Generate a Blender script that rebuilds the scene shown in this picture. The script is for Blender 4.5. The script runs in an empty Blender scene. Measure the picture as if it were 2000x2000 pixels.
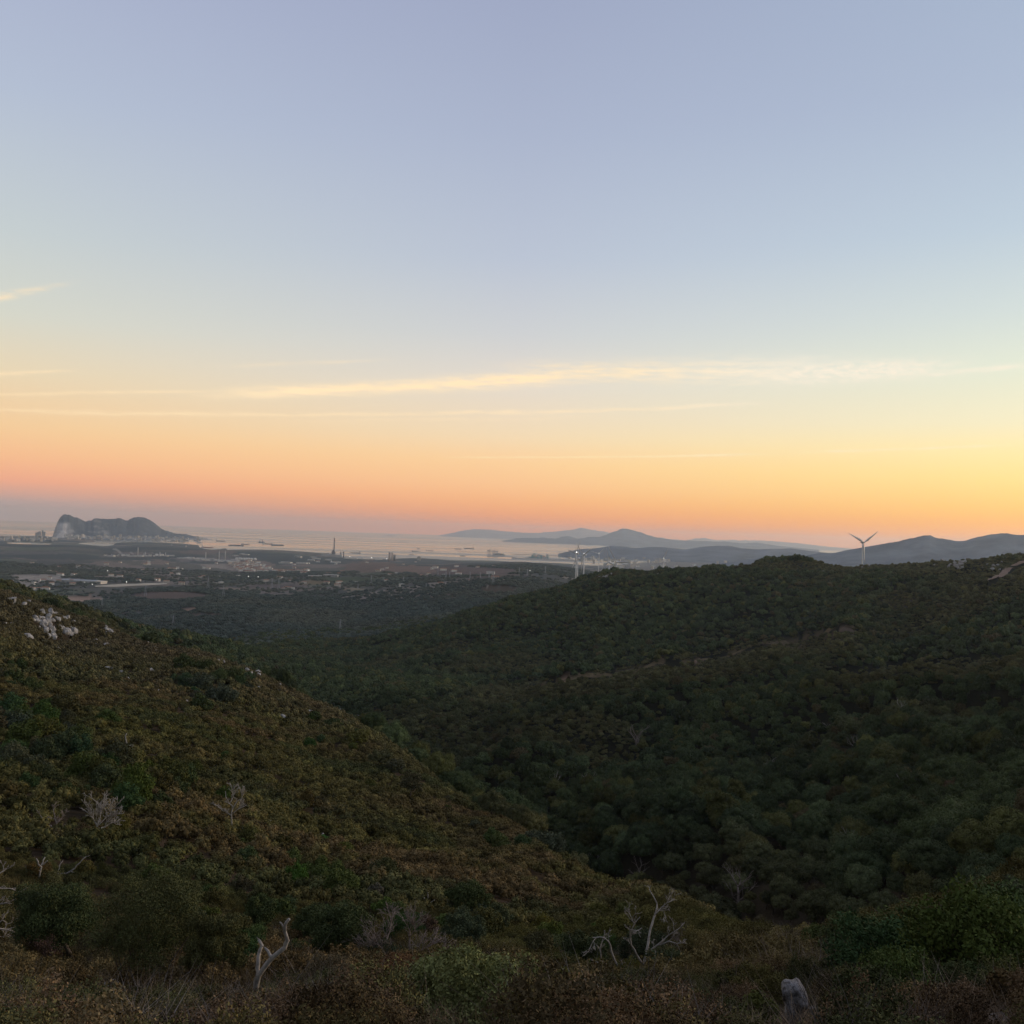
import bpy, math, random
import numpy as np
from mathutils import Vector, Matrix

rad = math.radians
SC = bpy.context.scene
COL = SC.collection
rng = np.random.default_rng(7)
random.seed(7)

# ------------------------------------------------------------------ camera
EYE = 350.0                      # metres above the sea
FPX = 2005.0                     # focal length in pixels of the 2000 px photograph
PITCH, ROLL = math.atan(40/2005), rad(2.0)
cam_d = bpy.data.cameras.new('camera')
cam_d.sensor_width = 36.0
cam_d.lens = 36.0*FPX/2000
cam_d.clip_start, cam_d.clip_end = 0.5, 150000
cam = bpy.data.objects.new('camera', cam_d)
COL.objects.link(cam)
CM = Matrix.Rotation(math.pi/2 + PITCH, 3, 'X') @ Matrix.Rotation(ROLL, 3, 'Z')
cam.matrix_world = Matrix.Translation((0, 0, EYE)) @ CM.to_4x4()
SC.camera = cam
CMN = np.array(CM)

def ray(px, py):
    """horizontal-unit ray of a photo pixel: (azimuth, tan elevation)"""
    v = CMN @ np.array([(px-1000)/FPX, (1000-py)/FPX, -1.0])
    h = math.hypot(v[0], v[1])
    return math.atan2(v[0], v[1]), v[2]/h

def at(px, py, d):
    a, t = ray(px, py)
    return Vector((d*math.sin(a), d*math.cos(a), EYE + d*t))

def project(x, y, z):
    """world arrays -> photo pixels"""
    p = np.stack([x, y, z-EYE], -1) @ CMN
    w = np.maximum(-p[..., 2], 1e-3)
    return 1000 + FPX*p[..., 0]/w, 1000 - FPX*p[..., 1]/w

# ------------------------------------------------------------------ sky and light
SUN_AZ, SUN_EL = rad(58), rad(9.0)
world = bpy.data.worlds.new('World')
SC.world = world
world.use_nodes = True
WN, WL = world.node_tree.nodes, world.node_tree.links
WN.clear()

def s2l(c):
    return tuple(((v/255)/12.92 if v/255 <= 0.04045 else ((v/255+0.055)/1.055)**2.4) for v in c)

def wmath(op, a, b=None, c=None, clamp=False):
    n = WN.new('ShaderNodeMath'); n.operation = op; n.use_clamp = clamp
    for i, v in enumerate((a, b, c)):
        if v is None: continue
        if isinstance(v, (int, float)): n.inputs[i].default_value = v
        else: WL.new(v, n.inputs[i])
    return n.outputs[0]

def wmix(f, a, b):
    n = WN.new('ShaderNodeMix'); n.data_type = 'RGBA'
    for s, v in ((n.inputs[0], f), (n.inputs[6], a), (n.inputs[7], b)):
        if isinstance(v, (int, float)): s.default_value = v
        elif isinstance(v, tuple): s.default_value = (*v, 1)
        else: WL.new(v, s)
    return n.outputs[2]

def wrange(v, a, b, c=0.0, d=1.0, smooth=True):
    n = WN.new('ShaderNodeMapRange')
    if smooth: n.interpolation_type = 'SMOOTHSTEP'
    WL.new(v, n.inputs[0])
    for i, k in enumerate((a, b, c, d)): n.inputs[i+1].default_value = k
    return n.outputs[0]

tc = WN.new('ShaderNodeTexCoord')
sx = WN.new('ShaderNodeSeparateXYZ'); WL.new(tc.outputs['Generated'], sx.inputs[0])
EL = wmath('MULTIPLY', wmath('ARCSINE', sx.outputs[2]), 180/math.pi)          # degrees
AZ = wmath('MULTIPLY', wmath('ARCTAN2', sx.outputs[0], sx.outputs[1]), 180/math.pi)

def sky_ramp(stops):
    n = WN.new('ShaderNodeValToRGB'); r = n.color_ramp
    WL.new(wmath('DIVIDE', EL, 90.0, clamp=True), n.inputs[0])
    r.interpolation = 'LINEAR'
    stops = sorted(stops)
    while len(r.elements) < len(stops): r.elements.new(0.5)
    for e, (el, c) in zip(r.elements, stops):
        e.position = el/90; e.color = (*s2l(c), 1)
    return n.outputs[0]

SKY_TOP = [(45, (146, 154, 182)), (90, (128, 136, 164))]
sky_l = sky_ramp([(0, (182, 168, 170)), (0.6, (186, 170, 170)), (1.0, (216, 170, 156)), (1.8, (252, 176, 142)), (3, (255, 194, 146)), (4.4, (251, 208, 157)), (7.2, (236, 217, 184)),
                  (10, (216, 217, 205)), (14.1, (199, 208, 211)), (20.6, (181, 192, 213)), (26.6, (170, 179, 206))] + SKY_TOP)
sky_c = sky_ramp([(0, (240, 152, 98)), (0.9, (252, 165, 106)), (1.6, (255, 182, 122)), (2.6, (255, 198, 145)), (4, (255, 210, 157)), (5.4, (245, 219, 183)),
                  (8.2, (228, 218, 207)), (11, (206, 208, 212)), (15, (186, 195, 213)), (21.5, (170, 180, 205)), (27.4, (160, 169, 197))] + SKY_TOP)
sky_r = sky_ramp([(0, (252, 168, 88)), (1.3, (255, 185, 94)), (1.85, (255, 198, 104)), (2.6, (255, 212, 124)), (3.6, (255, 225, 144)), (5, (254, 233, 170)),
                  (6.4, (242, 234, 198)), (9.2, (224, 231, 213)), (11.9, (207, 219, 218)), (15.9, (186, 203, 218)), (22.3, (170, 184, 208)), (28, (163, 178, 203))] + SKY_TOP)
sky = wmix(wrange(AZ, -26.5, 0, smooth=False), sky_l, sky_c)
sky = wmix(wrange(AZ, 0, 26.5, smooth=False), sky, sky_r)

# thin evening cirrus: long streaks, broken by stretched noise
cv = WN.new('ShaderNodeCombineXYZ'); WL.new(AZ, cv.inputs[0]); WL.new(EL, cv.inputs[1])
def wnoise(scale, sxy, detail=4, rough=0.55):
    m = WN.new('ShaderNodeMapping'); m.inputs['Scale'].default_value = (*sxy, 1)
    WL.new(cv.outputs[0], m.inputs[0])
    n = WN.new('ShaderNodeTexNoise'); n.inputs['Scale'].default_value = scale
    n.inputs['Detail'].default_value = detail; n.inputs['Roughness'].default_value = rough
    WL.new(m.outputs[0], n.inputs[0])
    return n.outputs[0]
N_warp = wnoise(1.0, (0.25, 1.2), 3)
N_fine = wnoise(1.0, (0.55, 4.0), 6, 0.62)
N_curl = wnoise(1.0, (1.6, 4.5), 6, 0.7)
def azel(px, py):
    a, t = ray(px, py)
    return math.degrees(a), math.degrees(math.atan(t))
def streak(p0, p1, w0, w1, strength, warp=0.35, brk=0.5, fade=(0.25, 0.25), curl=False):
    (a0, e0), (a1, e1) = azel(*p0), azel(*p1)
    u = wmath('DIVIDE', wmath('SUBTRACT', AZ, a0), a1-a0)
    line = wmath('MULTIPLY_ADD', u, e1-e0, e0)
    v = wmath('SUBTRACT', EL, line)
    v = wmath('ADD', v, wmath('MULTIPLY', wmath('SUBTRACT', N_warp, 0.5), warp))
    w = wmath('MAXIMUM', wmath('MULTIPLY_ADD', u, w1-w0, w0), 0.02)
    q = wmath('DIVIDE', v, w)
    m = wmath('EXPONENT', wmath('MULTIPLY', wmath('MULTIPLY', q, q), -1.0))
    ends = wmath('MULTIPLY', wrange(u, 0, fade[0]), wrange(u, 1.0, 1.0-fade[1]))
    br = wrange(N_curl if curl else N_fine, 0.5-brk*0.5, 0.5+brk*0.35)
    return wmath('MULTIPLY', wmath('MULTIPLY', m, ends), wmath('MULTIPLY', br, strength))
STREAKS = [
    ((330, 772), (1400, 708), 0.25, 0.46, 1.5, 0.3, 0.9, (0.2, 0.4)),
    ((900, 722), (1800, 714), 0.45, 0.70, 0.9, 0.5, 0.6, (0.3, 0.35)),
    ((1400, 734), (1950, 712), 0.60, 0.45, 1.0, 0.5, 0.5, (0.3, 0.4), True),
    ((1350, 752), (2120, 708), 0.14, 0.18, 0.6, 0.5, 0.5, (0.2, 0.1)),
    ((-150, 797), (1520, 786), 0.11, 0.11, 0.6, 0.45, 0.65, (0.1, 0.06)),
    ((-120, 770), (520, 760), 0.09, 0.09, 0.6, 0.25, 0.7, (0.1, 0.3)),
    ((820, 893), (1560, 886), 0.05, 0.07, 0.55, 0.12, 0.8, (0.2, 0.2)),
    ((1520, 884), (2000, 868), 0.06, 0.07, 0.38, 0.2, 0.5, (0.2, 0.2)),
    ((-160, 610), (175, 545), 0.24, 0.14, 0.8, 0.2, 0.6, (0.1, 0.55)),
    ((-120, 734), (190, 722), 0.14, 0.07, 0.75, 0.2, 0.6, (0.1, 0.5)),
    ((380, 716), (800, 700), 0.12, 0.10, 0.26, 0.4, 0.6, (0.3, 0.3)),
    ((500, 822), (1250, 810), 0.12, 0.12, 0.22, 0.4, 0.7, (0.3, 0.3)),
]
cl = None
for s in STREAKS:
    o = streak(*s)
    cl = o if cl is None else wmath('MAXIMUM', cl, o)
cloud_col = wmix(wrange(AZ, 4, 17), (1.08, 0.84, 0.54), (0.98, 0.87, 0.72))
sky = wmix(wmath('MINIMUM', cl, 1.0), sky, cloud_col)

# the glow is strongest around the sunken sun and the far side of the sky is dusky
dsun = wmath('ARCCOSINE', wmath('MINIMUM', wmath('MAXIMUM', wmath('COSINE', wmath('MULTIPLY', wmath('SUBTRACT', AZ, math.degrees(SUN_AZ)), math.pi/180)), -1.0), 1.0))
dusk = wrange(dsun, rad(84), rad(165), 1.0, 0.30)
low = wmath('EXPONENT', wmath('MULTIPLY', wmath('POWER', wmath('DIVIDE', EL, 14.0), 2.0), -1.0))
glow = wmath('MULTIPLY_ADD', wmath('MULTIPLY', wrange(dsun, rad(32), rad(4)), low), 1.1, 1.0)
gain = wmath('MULTIPLY', wmath('MAXIMUM', dusk, wmath('DIVIDE', EL, 110.0)), glow)
vg = WN.new('ShaderNodeVectorMath'); vg.operation = 'SCALE'
WL.new(sky, vg.inputs[0]); WL.new(gain, vg.inputs[3]); sky = vg.outputs[0]
nish = WN.new('ShaderNodeTexSky'); nish.sky_type = 'NISHITA'; nish.sun_disc = False
nish.sun_elevation = rad(1.0); nish.sun_rotation = SUN_AZ
nish.altitude = 350
bg_n = WN.new('ShaderNodeBackground'); bg_n.inputs[1].default_value = 0.05
WL.new(nish.outputs[0], bg_n.inputs[0])
bg_s = WN.new('ShaderNodeBackground'); bg_s.inputs[1].default_value = 0.94
WL.new(sky, bg_s.inputs[0])
wadd = WN.new('ShaderNodeAddShader')
WL.new(bg_s.outputs[0], wadd.inputs[0]); WL.new(bg_n.outputs[0], wadd.inputs[1])
wout = WN.new('ShaderNodeOutputWorld'); WL.new(wadd.outputs[0], wout.inputs[0])

sun_d = bpy.data.lights.new('sun', 'SUN')
sun_d.energy, sun_d.angle, sun_d.color = 1.25, rad(26), (1.0, 0.78, 0.56)
sun = bpy.data.objects.new('sun', sun_d); COL.objects.link(sun)
sv = Vector((math.sin(SUN_AZ)*math.cos(SUN_EL), math.cos(SUN_AZ)*math.cos(SUN_EL), math.sin(SUN_EL)))
sun.rotation_euler = sv.to_track_quat('Z', 'Y').to_euler()

SC.view_settings.view_transform = 'Standard'
SC.view_settings.look = 'None'
SC.view_settings.exposure, SC.view_settings.gamma = 0.0, 1.0
SC.view_settings.use_curve_mapping = False
SC.render.engine = 'CYCLES'
cy = SC.cycles
cy.use_denoising = True
cy.denoiser = 'OPENIMAGEDENOISE'
cy.use_adaptive_sampling = False
cy.max_bounces, cy.diffuse_bounces, cy.glossy_bounces = 5, 2, 2
cy.transmission_bounces, cy.volume_bounces, cy.transparent_max_bounces = 2, 2, 8
cy.caustics_reflective = cy.caustics_refractive = False

# ------------------------------------------------------------------ helpers
def hash2(ix, iy, seed):
    h = (ix.astype(np.int64)*374761393 + iy.astype(np.int64)*668265263 + seed*974711) & 0xffffffff
    h = ((h ^ (h >> 13))*1274126177) & 0xffffffff
    return ((h ^ (h >> 16)) & 0xffff)/65535.0

def noise2(x, y, seed=0):
    x = np.asarray(x, float); y = np.asarray(y, float)
    ix, iy = np.floor(x), np.floor(y)
    fx, fy = x-ix, y-iy
    fx, fy = fx*fx*fx*(fx*(fx*6-15)+10), fy*fy*fy*(fy*(fy*6-15)+10)
    a, b = hash2(ix, iy, seed), hash2(ix+1, iy, seed)
    c, d = hash2(ix, iy+1, seed), hash2(ix+1, iy+1, seed)
    return (a*(1-fx)+b*fx)*(1-fy) + (c*(1-fx)+d*fx)*fy        # 0..1

def fbm(x, y, seed=0, oct=4, gain=0.5):
    s, amp, tot = 0.0, 1.0, 0.0
    for o in range(oct):
        s = s + amp*noise2(x*2**o+o*17.3, y*2**o-o*9.1, seed+o); tot += amp; amp *= gain
    return s/tot                                               # 0..1, mean 0.5

def mat(name, color, rough=0.85, spec=0.2, **kw):
    m = bpy.data.materials.new(name); m.use_nodes = True
    b = m.node_tree.nodes['Principled BSDF']
    b.inputs['Base Color'].default_value = (*color, 1)
    b.inputs['Roughness'].default_value = rough
    b.inputs['Specular IOR Level'].default_value = spec
    for k, v in kw.items(): b.inputs[k].default_value = v
    return m

def grain(m, scale=1.0, amount=0.35, bump=0.0, coord='Object', detail=5, dist=0.1):
    """break a plain material up with noise in its colour and relief"""
    nt = m.node_tree; N, L = nt.nodes, nt.links
    b = N['Principled BSDF']
    tcn = N.new('ShaderNodeTexCoord')
    nz = N.new('ShaderNodeTexNoise'); nz.inputs['Scale'].default_value = scale; nz.inputs['Detail'].default_value = detail
    nz.inputs['Roughness'].default_value = 0.65
    L.new(tcn.outputs[coord], nz.inputs[0])
    mr = N.new('ShaderNodeMapRange'); mr.inputs[1].default_value = 0.3; mr.inputs[2].default_value = 0.7
    mr.inputs[3].default_value = 1-amount; mr.inputs[4].default_value = 1+amount
    L.new(nz.outputs[0], mr.inputs[0])
    vm = N.new('ShaderNodeVectorMath'); vm.operation = 'SCALE'
    src = b.inputs['Base Color']
    if src.is_linked:
        L.new(src.links[0].from_socket, vm.inputs[0])
    else:
        vm.inputs[0].default_value = src.default_value[:3]
    L.new(mr.outputs[0], vm.inputs[3]); L.new(vm.outputs[0], src)
    if bump:
        bp = N.new('ShaderNodeBump'); bp.inputs['Strength'].default_value = bump; bp.inputs['Distance'].default_value = dist
        L.new(nz.outputs[0], bp.inputs['Height']); L.new(bp.outputs[0], b.inputs['Normal'])
    return m

def mesh_obj(name, verts, faces, material=None, parent=None, smooth=False, link=True):
    me = bpy.data.meshes.new(name)
    verts = np.asarray(verts, np.float32).reshape(-1, 3)
    if isinstance(faces, np.ndarray):
        k = faces.shape[1]; n = len(faces)
        me.vertices.add(len(verts)); me.vertices.foreach_set('co', verts.ravel())
        me.loops.add(n*k); me.loops.foreach_set('vertex_index', faces.astype(np.int32).ravel())
        me.polygons.add(n); me.polygons.foreach_set('loop_start', np.arange(0, n*k, k, dtype=np.int32))
        me.update(calc_edges=True)
    else:
        me.from_pydata(verts.tolist(), [], faces); me.update()
    if smooth: me.polygons.foreach_set('use_smooth', np.ones(len(me.polygons), bool))
    if material: me.materials.append(material)
    o = bpy.data.objects.new(name, me)
    if link: COL.objects.link(o)
    if parent: o.parent = parent
    return o

def tag(o, label=None, cat=None, group=None, kind=None):
    if label: o['label'] = label
    if cat: o['category'] = cat
    if group: o['group'] = group
    if kind: o['kind'] = kind
    return o

def empty(name, loc, label, cat, group=None, rz=0.0, scale=1.0):
    o = bpy.data.objects.new(name, None); COL.objects.link(o)
    o.location = loc; o.rotation_euler = (0, 0, rz); o.scale = (scale,)*3
    o.empty_display_size = 0.2
    return tag(o, label, cat, group)

class MB:
    """collects plain shapes into one mesh"""
    def __init__(self): self.v, self.f = [], []
    def box(self, cx, cy, z0, sx, sy, sz, taper=1.0, rz=0.0):
        b = len(self.v); c, s = math.cos(rz), math.sin(rz)
        for z, k in ((z0, 1.0), (z0+sz, taper)):
            for dx, dy in ((-1, -1), (1, -1), (1, 1), (-1, 1)):
                x, y = dx*sx*k/2, dy*sy*k/2
                self.v.append((cx+x*c-y*s, cy+x*s+y*c, z))
        self.f += [(b+3, b+2, b+1, b), (b+4, b+5, b+6, b+7)] + [(b+i, b+(i+1) % 4, b+4+(i+1) % 4, b+4+i) for i in range(4)]
        return self
    def tube(self, pts, rads, n=6, cap=True):
        pts = [Vector(p) for p in pts]; b = len(self.v)
        up = None
        for i, p in enumerate(pts):
            d = (pts[min(i+1, len(pts)-1)] - pts[max(i-1, 0)])
            d = d.normalized() if d.length > 1e-9 else Vector((0, 0, 1))
            if up is None: up = d.orthogonal().normalized()
            up = (up - d*up.dot(d)); up = up.normalized() if up.length > 1e-6 else d.orthogonal().normalized()
            w = d.cross(up)
            for k in range(n):
                a = 2*math.pi*k/n
                self.v.append(tuple(p + (up*math.cos(a) + w*math.sin(a))*rads[i]))
        for i in range(len(pts)-1):
            for k in range(n):
                q = b+i*n
                self.f.append((q+k, q+(k+1) % n, q+n+(k+1) % n, q+n+k))
        if cap:
            self.f.append(tuple(b+k for k in reversed(range(n))))
            self.f.append(tuple(b+(len(pts)-1)*n+k for k in range(n)))
        return self
    def bar(self, p, q, r, n=4): return self.tube([p, q], [r, r], n)
    def ridge_roof(self, cx, cy, z, sx, sy, h, rz=0.0):
        b = len(self.v); c, s = math.cos(rz), math.sin(rz)
        for x, y, zz in ((-1, -1, 0), (1, -1, 0), (1, 1, 0), (-1, 1, 0), (-1, 0, h), (1, 0, h)):
            x, y = x*sx/2, y*sy/2
            self.v.append((cx+x*c-y*s, cy+x*s+y*c, z+zz))
        self.f += [(b, b+1, b+5, b+4), (b+2, b+3, b+4, b+5), (b+3, b, b+4), (b+1, b+2, b+5), (b+3, b+2, b+1, b)]
        return self
    def build(self, name, m, parent=None, smooth=False):
        return mesh_obj(name, self.v, self.f, m, parent, smooth)

# ------------------------------------------------------------------ the lie of the land
KA = 5.0
def tps_fit(pts, lam=2e-4):
    P = np.array([(a*KA, math.log(d)) for a, d, _ in pts]); T = np.array([t for *_, t in pts])
    n = len(P); r = np.linalg.norm(P[:, None]-P[None], axis=-1)
    K = np.where(r > 0, r*r*np.log(np.maximum(r, 1e-9)), 0) + lam*np.eye(n)
    Q = np.c_[np.ones(n), P]
    A = np.block([[K, Q], [Q.T, np.zeros((3, 3))]])
    s = np.linalg.solve(A, np.r_[T, 0, 0, 0])
    return P, s
def tps_eval(fit, a, ld):
    P, s = fit
    u = a*KA
    out = s[-3] + s[-2]*u + s[-1]*ld
    for (p0, p1), w in zip(P, s[:-3]):
        r2 = (u-p0)**2 + (ld-p1)**2
        out = out + w*0.5*r2*np.log(np.maximum(r2, 1e-12))
    return out
def from_pix(rows, dz=0.0):
    out = []
    for px, py, d in rows:
        a, t = ray(px, py); out.append((a, d, t + dz/d))
    return out
def from_z(rows):
    out = []
    for px, d, z in rows:
        a, _ = ray(px, 1300); out.append((a, d, z/d))
    return out

# left hillside with the foreground, read off the photograph as (px, py, distance)
FIT_L = tps_fit(from_pix([
    (0, 2000, 22), (500, 2000, 20), (1000, 2000, 17), (1500, 2000, 18), (2000, 2000, 17), (-250, 2000, 22), (2250, 2000, 17),
    (150, 1905, 45), (480, 1950, 30), (1000, 1910, 38), (1230, 1935, 40), (1560, 1960, 22), (1900, 1900, 30),
    (1390, 1838, 92), (1460, 1862, 78), (1600, 1868, 62), (1800, 1825, 62), (1980, 1770, 64), (2150, 1720, 66),
    (0, 1700, 75), (300, 1750, 70), (600, 1770, 82), (900, 1800, 78), (1150, 1848, 66), (0, 1600, 105), (250, 1600, 112), (-250, 1590, 100),
    (600, 1620, 150), (800, 1670, 135), (1000, 1710, 132), (1150, 1775, 112),
    (1300, 1800, 118), (1200, 1755, 150), (1100, 1695, 190), (1000, 1618, 230), (900, 1550, 275), (800, 1485, 325), (700, 1420, 390),
    (600, 1368, 455), (500, 1318, 520), (400, 1280, 565), (300, 1252, 600), (200, 1219, 640), (100, 1183, 680), (0, 1150, 700), (-200, 1090, 700),
    (200, 1450, 200), (0, 1400, 225), (0, 1250, 390), (300, 1400, 260), (300, 1300, 430), (500, 1450, 265), (700, 1555, 222), (900, 1650, 192),
    (-250, 1330, 250), (130, 1230, 520), (600, 1430, 330),
]) + from_z([
    (1000, 5, -2.75), (0, 5, -2.85), (2000, 5, -2.75), (1000, 2, -1.9),
    (-200, 1200, -110), (0, 1150, -140), (250, 1000, -165), (500, 850, -180), (700, 650, -165), (850, 500, -150), (1000, 400, -140), (1150, 300, -130), (1300, 210, -105),
    (1450, 140, -86), (1600, 130, -80), (1800, 125, -74), (2000, 125, -64), (2250, 130, -60),
]))
# valley floor and the long wooded ridge on the right
FIT_R = tps_fit(from_pix([
    (2000, 1700, 200), (1750, 1800, 200), (1500, 1800, 250), (1300, 1700, 350), (1150, 1600, 480), (1000, 1500, 650), (900, 1420, 850), (750, 1370, 1150),
    (600, 1320, 1500), (560, 1290, 1900), (630, 1255, 2500), (2250, 1640, 210), (2000, 1600, 290), (1800, 1650, 300), (1600, 1650, 350),
    (2000, 1500, 420), (1800, 1550, 400), (1600, 1500, 520), (1400, 1500, 560), (1200, 1450, 720), (1000, 1380, 950),
    (1800, 1300, 800), (2000, 1275, 800), (1640, 1325, 860), (1500, 1350, 900), (2250, 1240, 800), (1900, 1400, 580),
    (1500, 1236, 1200), (1650, 1222, 1200), (1300, 1272, 1250), (1100, 1308, 1300), (900, 1342, 1350),
    (1300, 1200, 1800), (1000, 1250, 1850), (1500, 1160, 1750), (1800, 1180, 1400), (2000, 1180, 1250), (2250, 1150, 1250), (1750, 1120, 1700), (850, 1290, 1800), (700, 1300, 1900),
    (2250, 1068, 1700), (2000, 1082, 1720), (1900, 1090, 1780), (1800, 1096, 1850), (1700, 1101, 1920), (1560, 1094, 1960), (1480, 1101, 1980), (1400, 1116, 2000), (1300, 1123, 2060), (1200, 1122, 2120),
    (1120, 1138, 2180), (1000, 1166, 2260), (900, 1200, 2350), (800, 1240, 2400),
], dz=-4.0) + from_z([
    (1850, 930, -138), (2050, 940, -124), (1660, 980, -152), (1400, 1430, -196), (1550, 1410, -172), (1250, 1430, -214), (1080, 1450, -235), (1750, 1290, -122),
    (2250, 2500, -120), (1900, 2600, -150), (1700, 2600, -165), (1500, 2700, -185), (1300, 2800, -210), (1150, 2900, -235), (1000, 2900, -270), (850, 2900, -300), (700, 2900, -312),
    (400, 1500, -262), (400, 2300, -300), (100, 1500, -280), (100, 2500, -325), (-250, 2000, -300), (2000, 130, -68), (1600, 170, -95), (1300, 260, -128), (1000, 480, -172), (700, 850, -210), (300, 1000, -240), (-200, 1000, -260),
]))
# the second, darker spur behind the left hillside
FIT_S = tps_fit(from_pix([
    (30, 1165, 1150), (150, 1192, 1200), (220, 1206, 1280), (300, 1229, 1400), (420, 1260, 1600), (540, 1294, 1800), (-200, 1120, 1150),
    (300, 1262, 1050), (450, 1300, 1250), (200, 1240, 950),
]) + from_z([(-200, 2100, -200), (150, 2100, -240), (300, 2200, -300), (450, 2300, -330), (600, 2000, -330), (700, 1700, -330), (600, 1400, -300), (400, 900, -190), (0, 850, -140), (800, 2400, -345)]))
# rolling country down to the bay
FIT_P = tps_fit(from_pix([
    (700, 1205, 3300), (500, 1160, 4600), (300, 1215, 3400), (200, 1180, 4200), (600, 1225, 3000), (560, 1240, 2700), (400, 1225, 3000), (100, 1190, 4000), (-200, 1180, 4000),
    (850, 1140, 4300), (950, 1128, 4500), (1050, 1122, 4700), (780, 1160, 3900), (650, 1165, 4200), (1150, 1150, 4300), (720, 1178, 3700),
    (100, 1150, 5000), (300, 1150, 4900), (450, 1148, 5000), (200, 1120, 6200), (350, 1125, 6200), (50, 1115, 6300),
    (600, 1130, 5900), (700, 1130, 5800), (850, 1126, 5600), (1000, 1118, 6200),
    (760, 1101, 8300), (830, 1103, 8200), (920, 1100, 8500), (1020, 1098, 8000), (1080, 1108, 7000), (690, 1112, 7600), (600, 1112, 7800),
    (480, 1112, 8000), (300, 1105, 7800), (150, 1095, 8000), (0, 1090, 8000), (-200, 1085, 8000),
    (0, 1062, 11800), (130, 1065, 11700), (270, 1070, 11500), (330, 1071, 11400), (400, 1074, 11200), (470, 1079, 11000), (560, 1083, 10800), (-200, 1055, 11800),
]) + from_z([(x, d, z) for d, z in ((13000, -342), (15500, -349.2), (26000, -349), (55000, -349)) for x in (200, 400)]
     + [(x, d, z) for d, z in ((13000, -338), (16000, -342), (19000, -349.2), (26000, -349), (55000, -349)) for x in (-200, 0, 90)]
     + [(x, d, z) for d, z in ((9800, -336), (11000, -343), (12300, -348.5)) for x in (650, 800, 950, 1080)]
     + [(x, d, -349.6) for d in (15500, 26000, 55000) for x in (600, 800, 1000)]
     + [(x, d, z) for d, z in ((6500, -318), (9000, -330), (11500, -340), (14500, -347)) for x in (1300, 1600, 2000, 2250)]
     + [(1250, 4500, -290), (1600, 4000, -300), (2000, 3500, -300), (0, 2500, -345), (400, 2400, -345), (200, 10000, -328), (400, 9800, -330), (0, 10000, -322)]))

def smax(a, b, k):
    m = np.maximum(a, b); return m + k*np.log1p(np.exp(-np.abs(a-b)/k))

def ground(x, y, detail=True):
    x = np.asarray(x, float); y = np.asarray(y, float)
    d = np.maximum(np.hypot(x, y), 1.2)
    az = np.arctan2(x, y)
    a = np.clip(az, -0.62, 0.62)
    ld = np.log(d)
    zl = tps_eval(FIT_L, a, ld)*d - 400*np.clip((d-900)/500, 0, None)
    zr = tps_eval(FIT_R, a, np.maximum(ld, math.log(110)))*d - 300*np.clip((d-2900)/900, 0, None)
    zr = np.where(d < 110, -400, zr)
    zs = np.where((d > 600) & (d < 3200), tps_eval(FIT_S, a, ld)*d, -400) - 400*np.clip((800-d)/200, 0, 1) - 300*np.clip((d-2300)/500, 0, None)
    zp = tps_eval(FIT_P, a, np.clip(ld, math.log(2300), math.log(56000)))*d
    zp = np.clip(zp, -349.5, -60)
    zp = np.where((d > 20500) | ((d > 13200) & (a > -0.27) & (a < 0.045)), -349.5, zp)
    zp = np.where(d < 2300, -347, zp)
    kk = np.clip(d*0.02, 0.6, 14)
    z = smax(smax(zl, zr, kk), smax(zs, zp, 8.0), kk)
    z = np.where(d > 3400, zp, z)
    w = np.clip((np.abs(az)-0.75)/0.9, 0, 1); w = w*w*(3-2*w)
    zb = np.maximum(-2.4 - 0.12*np.minimum(d, 900), -349)
    zb = np.where(d > 900, np.maximum(-110-(d-900)*0.06, -345), zb)
    z = z*(1-w) + zb*w
    if detail:
        land = np.clip((z+349)/25, 0, 1)
        z = z + (fbm(x/9, y/9, 3, 3)-0.5)*np.clip(d/40, 0.25, 1.0)*1.0*np.clip((4000-d)/3000, 0, 1)
        z = z + (fbm(x/70, y/70, 5, 4)-0.5)*np.clip((d-60)/250, 0, 1)*9*np.clip((9000-d)/6000, 0.0, 1)*land
        z = z + (fbm(x/420, y/420, 11, 4)-0.5)*np.clip((d-2400)/900, 0, 1)*np.interp(d, [2400, 4200, 6000], [62, 52, 34])*land*np.clip((10500-d)/4000, 0, 1)
        g = fbm(x/260+40, y/260, 21, 2); gully = 1-np.abs(2*g-1)/0.18
        z = z - np.clip(gully, 0, 1)*15*np.clip((d-330)/300, 0, 1)*np.clip((2600-d)/400, 0, 1)
        g2 = fbm(x/110-7, y/140+3, 23, 2)
        z = z - np.clip(1-np.abs(2*g2-1)/0.2, 0, 1)*6*np.clip((d-430)/300, 0, 1)*np.clip((2500-d)/400, 0, 1)
    return z + EYE

AZ_IN = np.arange(-0.56, 0.5601, 0.0017)
AZ_OUT = np.linspace(0.60, math.pi, 34)
AZS = np.r_[-AZ_OUT[::-1][1:], AZ_IN, AZ_OUT]       # closes at pi
LDS = np.linspace(math.log(1.2), math.log(68000), 600)
GA, GL = np.meshgrid(AZS, LDS, indexing='xy')
GD = np.exp(GL)
GX, GY = GD*np.sin(GA), GD*np.cos(GA)
GZ = ground(GX, GY)

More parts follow.
